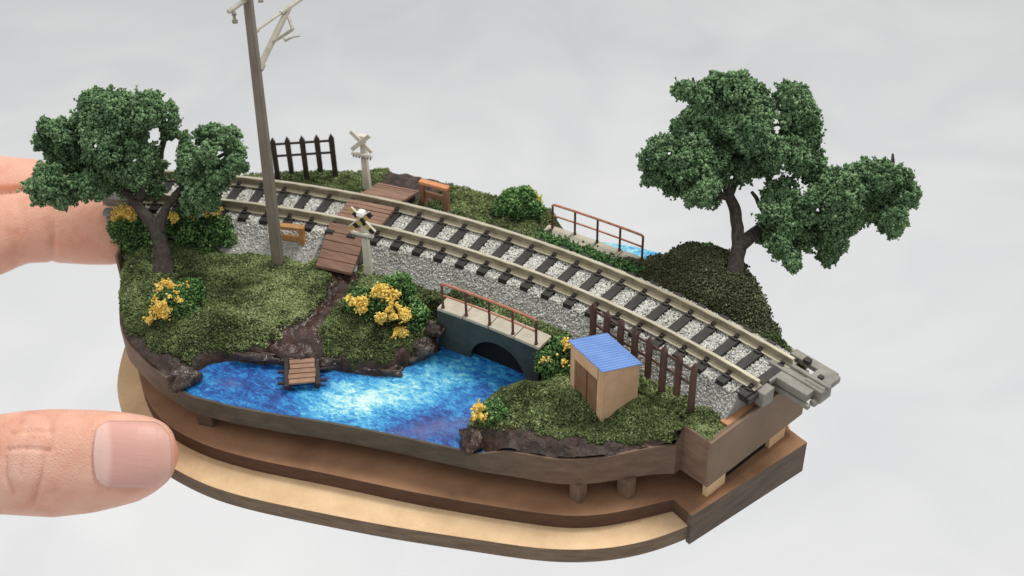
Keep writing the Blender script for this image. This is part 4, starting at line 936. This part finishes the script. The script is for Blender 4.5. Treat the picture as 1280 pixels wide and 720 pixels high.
def groove(line, w, d, sel):
    global co
    dist = sdist(uv, np.array(line, float), False)/(w*(1+.3*vnoise(wco*3, 4))); co = co-nm*(d*np.exp(-dist**2)*sel)[:, None]
thm = (zz < DT+.2) & (u > -60)
for ln, w, d in (([(25, 527), (11, 549), (7, 572), (8, 597), (17, 615)], 3.4, .06), ([(60, 522), (64, 541), (62, 560), (54, 574), (50, 597), (42, 624)], 3.4, .06), ([(35, 530), (33, 552), (28, 580), (26, 594)], 2.8, .035), ([(14, 541), (38, 538), (62, 540)], 2.6, .035), ([(11, 562), (35, 560), (60, 563)], 2.6, .035), ([(72, 530), (74, 560)], 1.8, .01), ([(80, 535), (84, 562)], 1.8, .010), ([(88, 532), (92, 556)], 1.8, .008),
                 ([(172, 522), (150, 524), (130, 529), (118, 541), (115, 565), (117, 592), (124, 606), (140, 612), (165, 613), (190, 609), (203, 600), (211, 580), (213, 560), (210, 545), (203, 534)], 3.0, .035)):
    groove(ln, w, d, thm)
fsel = (zz > 29) & (zz < DF+1.3)
groove([(-100, 238), (0, 238), (30, 236), (62, 233), (110, 230), (140, 229)], 3.5, .16, (zz > 29))
for ln, w, d in (([(66, 236), (64, 262), (67, 290), (65, 326)], 3.5, .05), ([(20, 236), (24, 270), (20, 330)], 5, .02)): groove(ln, w, d, fsel)
me2.vertices.foreach_set('co', co.astype(np.float32).ravel()); me2.update(); me2.polygons.foreach_set('use_smooth', [True]*len(me2.polygons))
if not me2.materials: me2.materials.append(M_skin)
# thumb nail
k = N('thumb nail'); tcx = k.n('ShaderNodeAttribute', attribute_name='along')
at2 = k.n('ShaderNodeAttribute', attribute_name='across'); cb = k.n('ShaderNodeCombineXYZ'); k.l(tcx.outputs['Fac'], cb.inputs[0]); k.l(k.math('MULTIPLY', at2.outputs['Fac'], 14), cb.inputs[1]); n_ = k.noise(2.5, 3, .6, cb.outputs[0])
c = k.ramp(tcx.outputs['Fac'], [(0, L((226, 188, 176))), (.12, L((224, 184, 172))), (.19, L((206, 152, 140))), (.8, L((207, 156, 142))), (.93, L((214, 168, 152))), (1, L((224, 190, 174)))])
k.bump(n_, .5, .015); M_nail = k.out(k.mix(k.math('MULTIPLY', n_, .55), c, L((228, 182, 168))), .42, .4)
NU, NV = 48, 40; vs = []; al = []; ac_ = []
tr = np.array(thumb_rows)
for i in range(NU):
    s_ = i/(NU-1); uu = 121+(211-121)*s_
    for j in range(NV):
        q = j/(NV-1)*2-1
        # rounded rectangle outline of the nail
        endr = 1-max(0, (s_-.72)/.28)**2.6*.42; endl = 1-max(0, (.2-s_)/.2)**2*.28
        vc = 567.5+1.5*s_; hv = 41*endr*endl
        vv = vc+hv*q; bulge = 3.5*(1-q*q)*(1 if s_ > .5 else 0)*(max(0, (s_-.8)/.2)**2)-4.0*(1-q*q)*max(0, (.18-s_)/.18)
        ux = uu+bulge
        vt_, vb_ = np.interp(ux, tr[:, 0], tr[:, 1]), np.interp(ux, tr[:, 0], tr[:, 2]); tk_ = np.interp(ux, tr[:, 0], tr[:, 4])
        
        h_ = (vb_-vt_)/2; y_ = abs((vv-(vt_+vb_)/2)/h_); y_ = min(y_, .97)
        dd_ = tk_*(1-y_**2.3)**(1/2.3)
        edge = max(0, 1-min((1-abs(q))/.12, s_/.10, 1))
        vs.append(at(ux, vv, DT-(dd_+.045-.05*edge))); al.append(s_+.05*(1-q*q)*(-1)); ac_.append(q)
fs = [(i*NV+j, i*NV+j+1, (i+1)*NV+j+1, (i+1)*NV+j) for i in range(NU-1) for j in range(NV-1)]
nm_ = MB().add(vs, fs); no = part('fingernail', nm_, M_nail, hroot, smooth=True)
at_ = no.data.attributes.new('along', 'FLOAT', 'POINT'); at_.data.foreach_set('value', np.array(al, np.float32))
at_ = no.data.attributes.new('across', 'FLOAT', 'POINT'); at_.data.foreach_set('value', np.array(ac_, np.float32))
so = no.modifiers.new('thick', 'SOLIDIFY'); so.thickness = .04; so.offset = 0

# ------------------------------------------------------------------ backdrop sheet far below
G_ = 40; mb = MB(); vs = []
for i in range(G_+1):
    for j in range(G_+1):
        x, y = -260+520*i/G_, -120+520*j/G_; vs.append((x, y, -32.0))
vs = np.array(vs); vs[:, 2] += 1.6*fbm(np.c_[vs[:, :2]*.02, vs[:, 0]*0], 3, 2)+.25*fbm(np.c_[vs[:, :2]*.08, vs[:, 0]*0], 2, 7)
mb.add(vs, [(i*(G_+1)+j, (i+1)*(G_+1)+j, (i+1)*(G_+1)+j+1, i*(G_+1)+j+1) for i in range(G_) for j in range(G_)])
o = part('backdrop', mb, M_back, None, smooth=True); o['kind'] = 'structure'
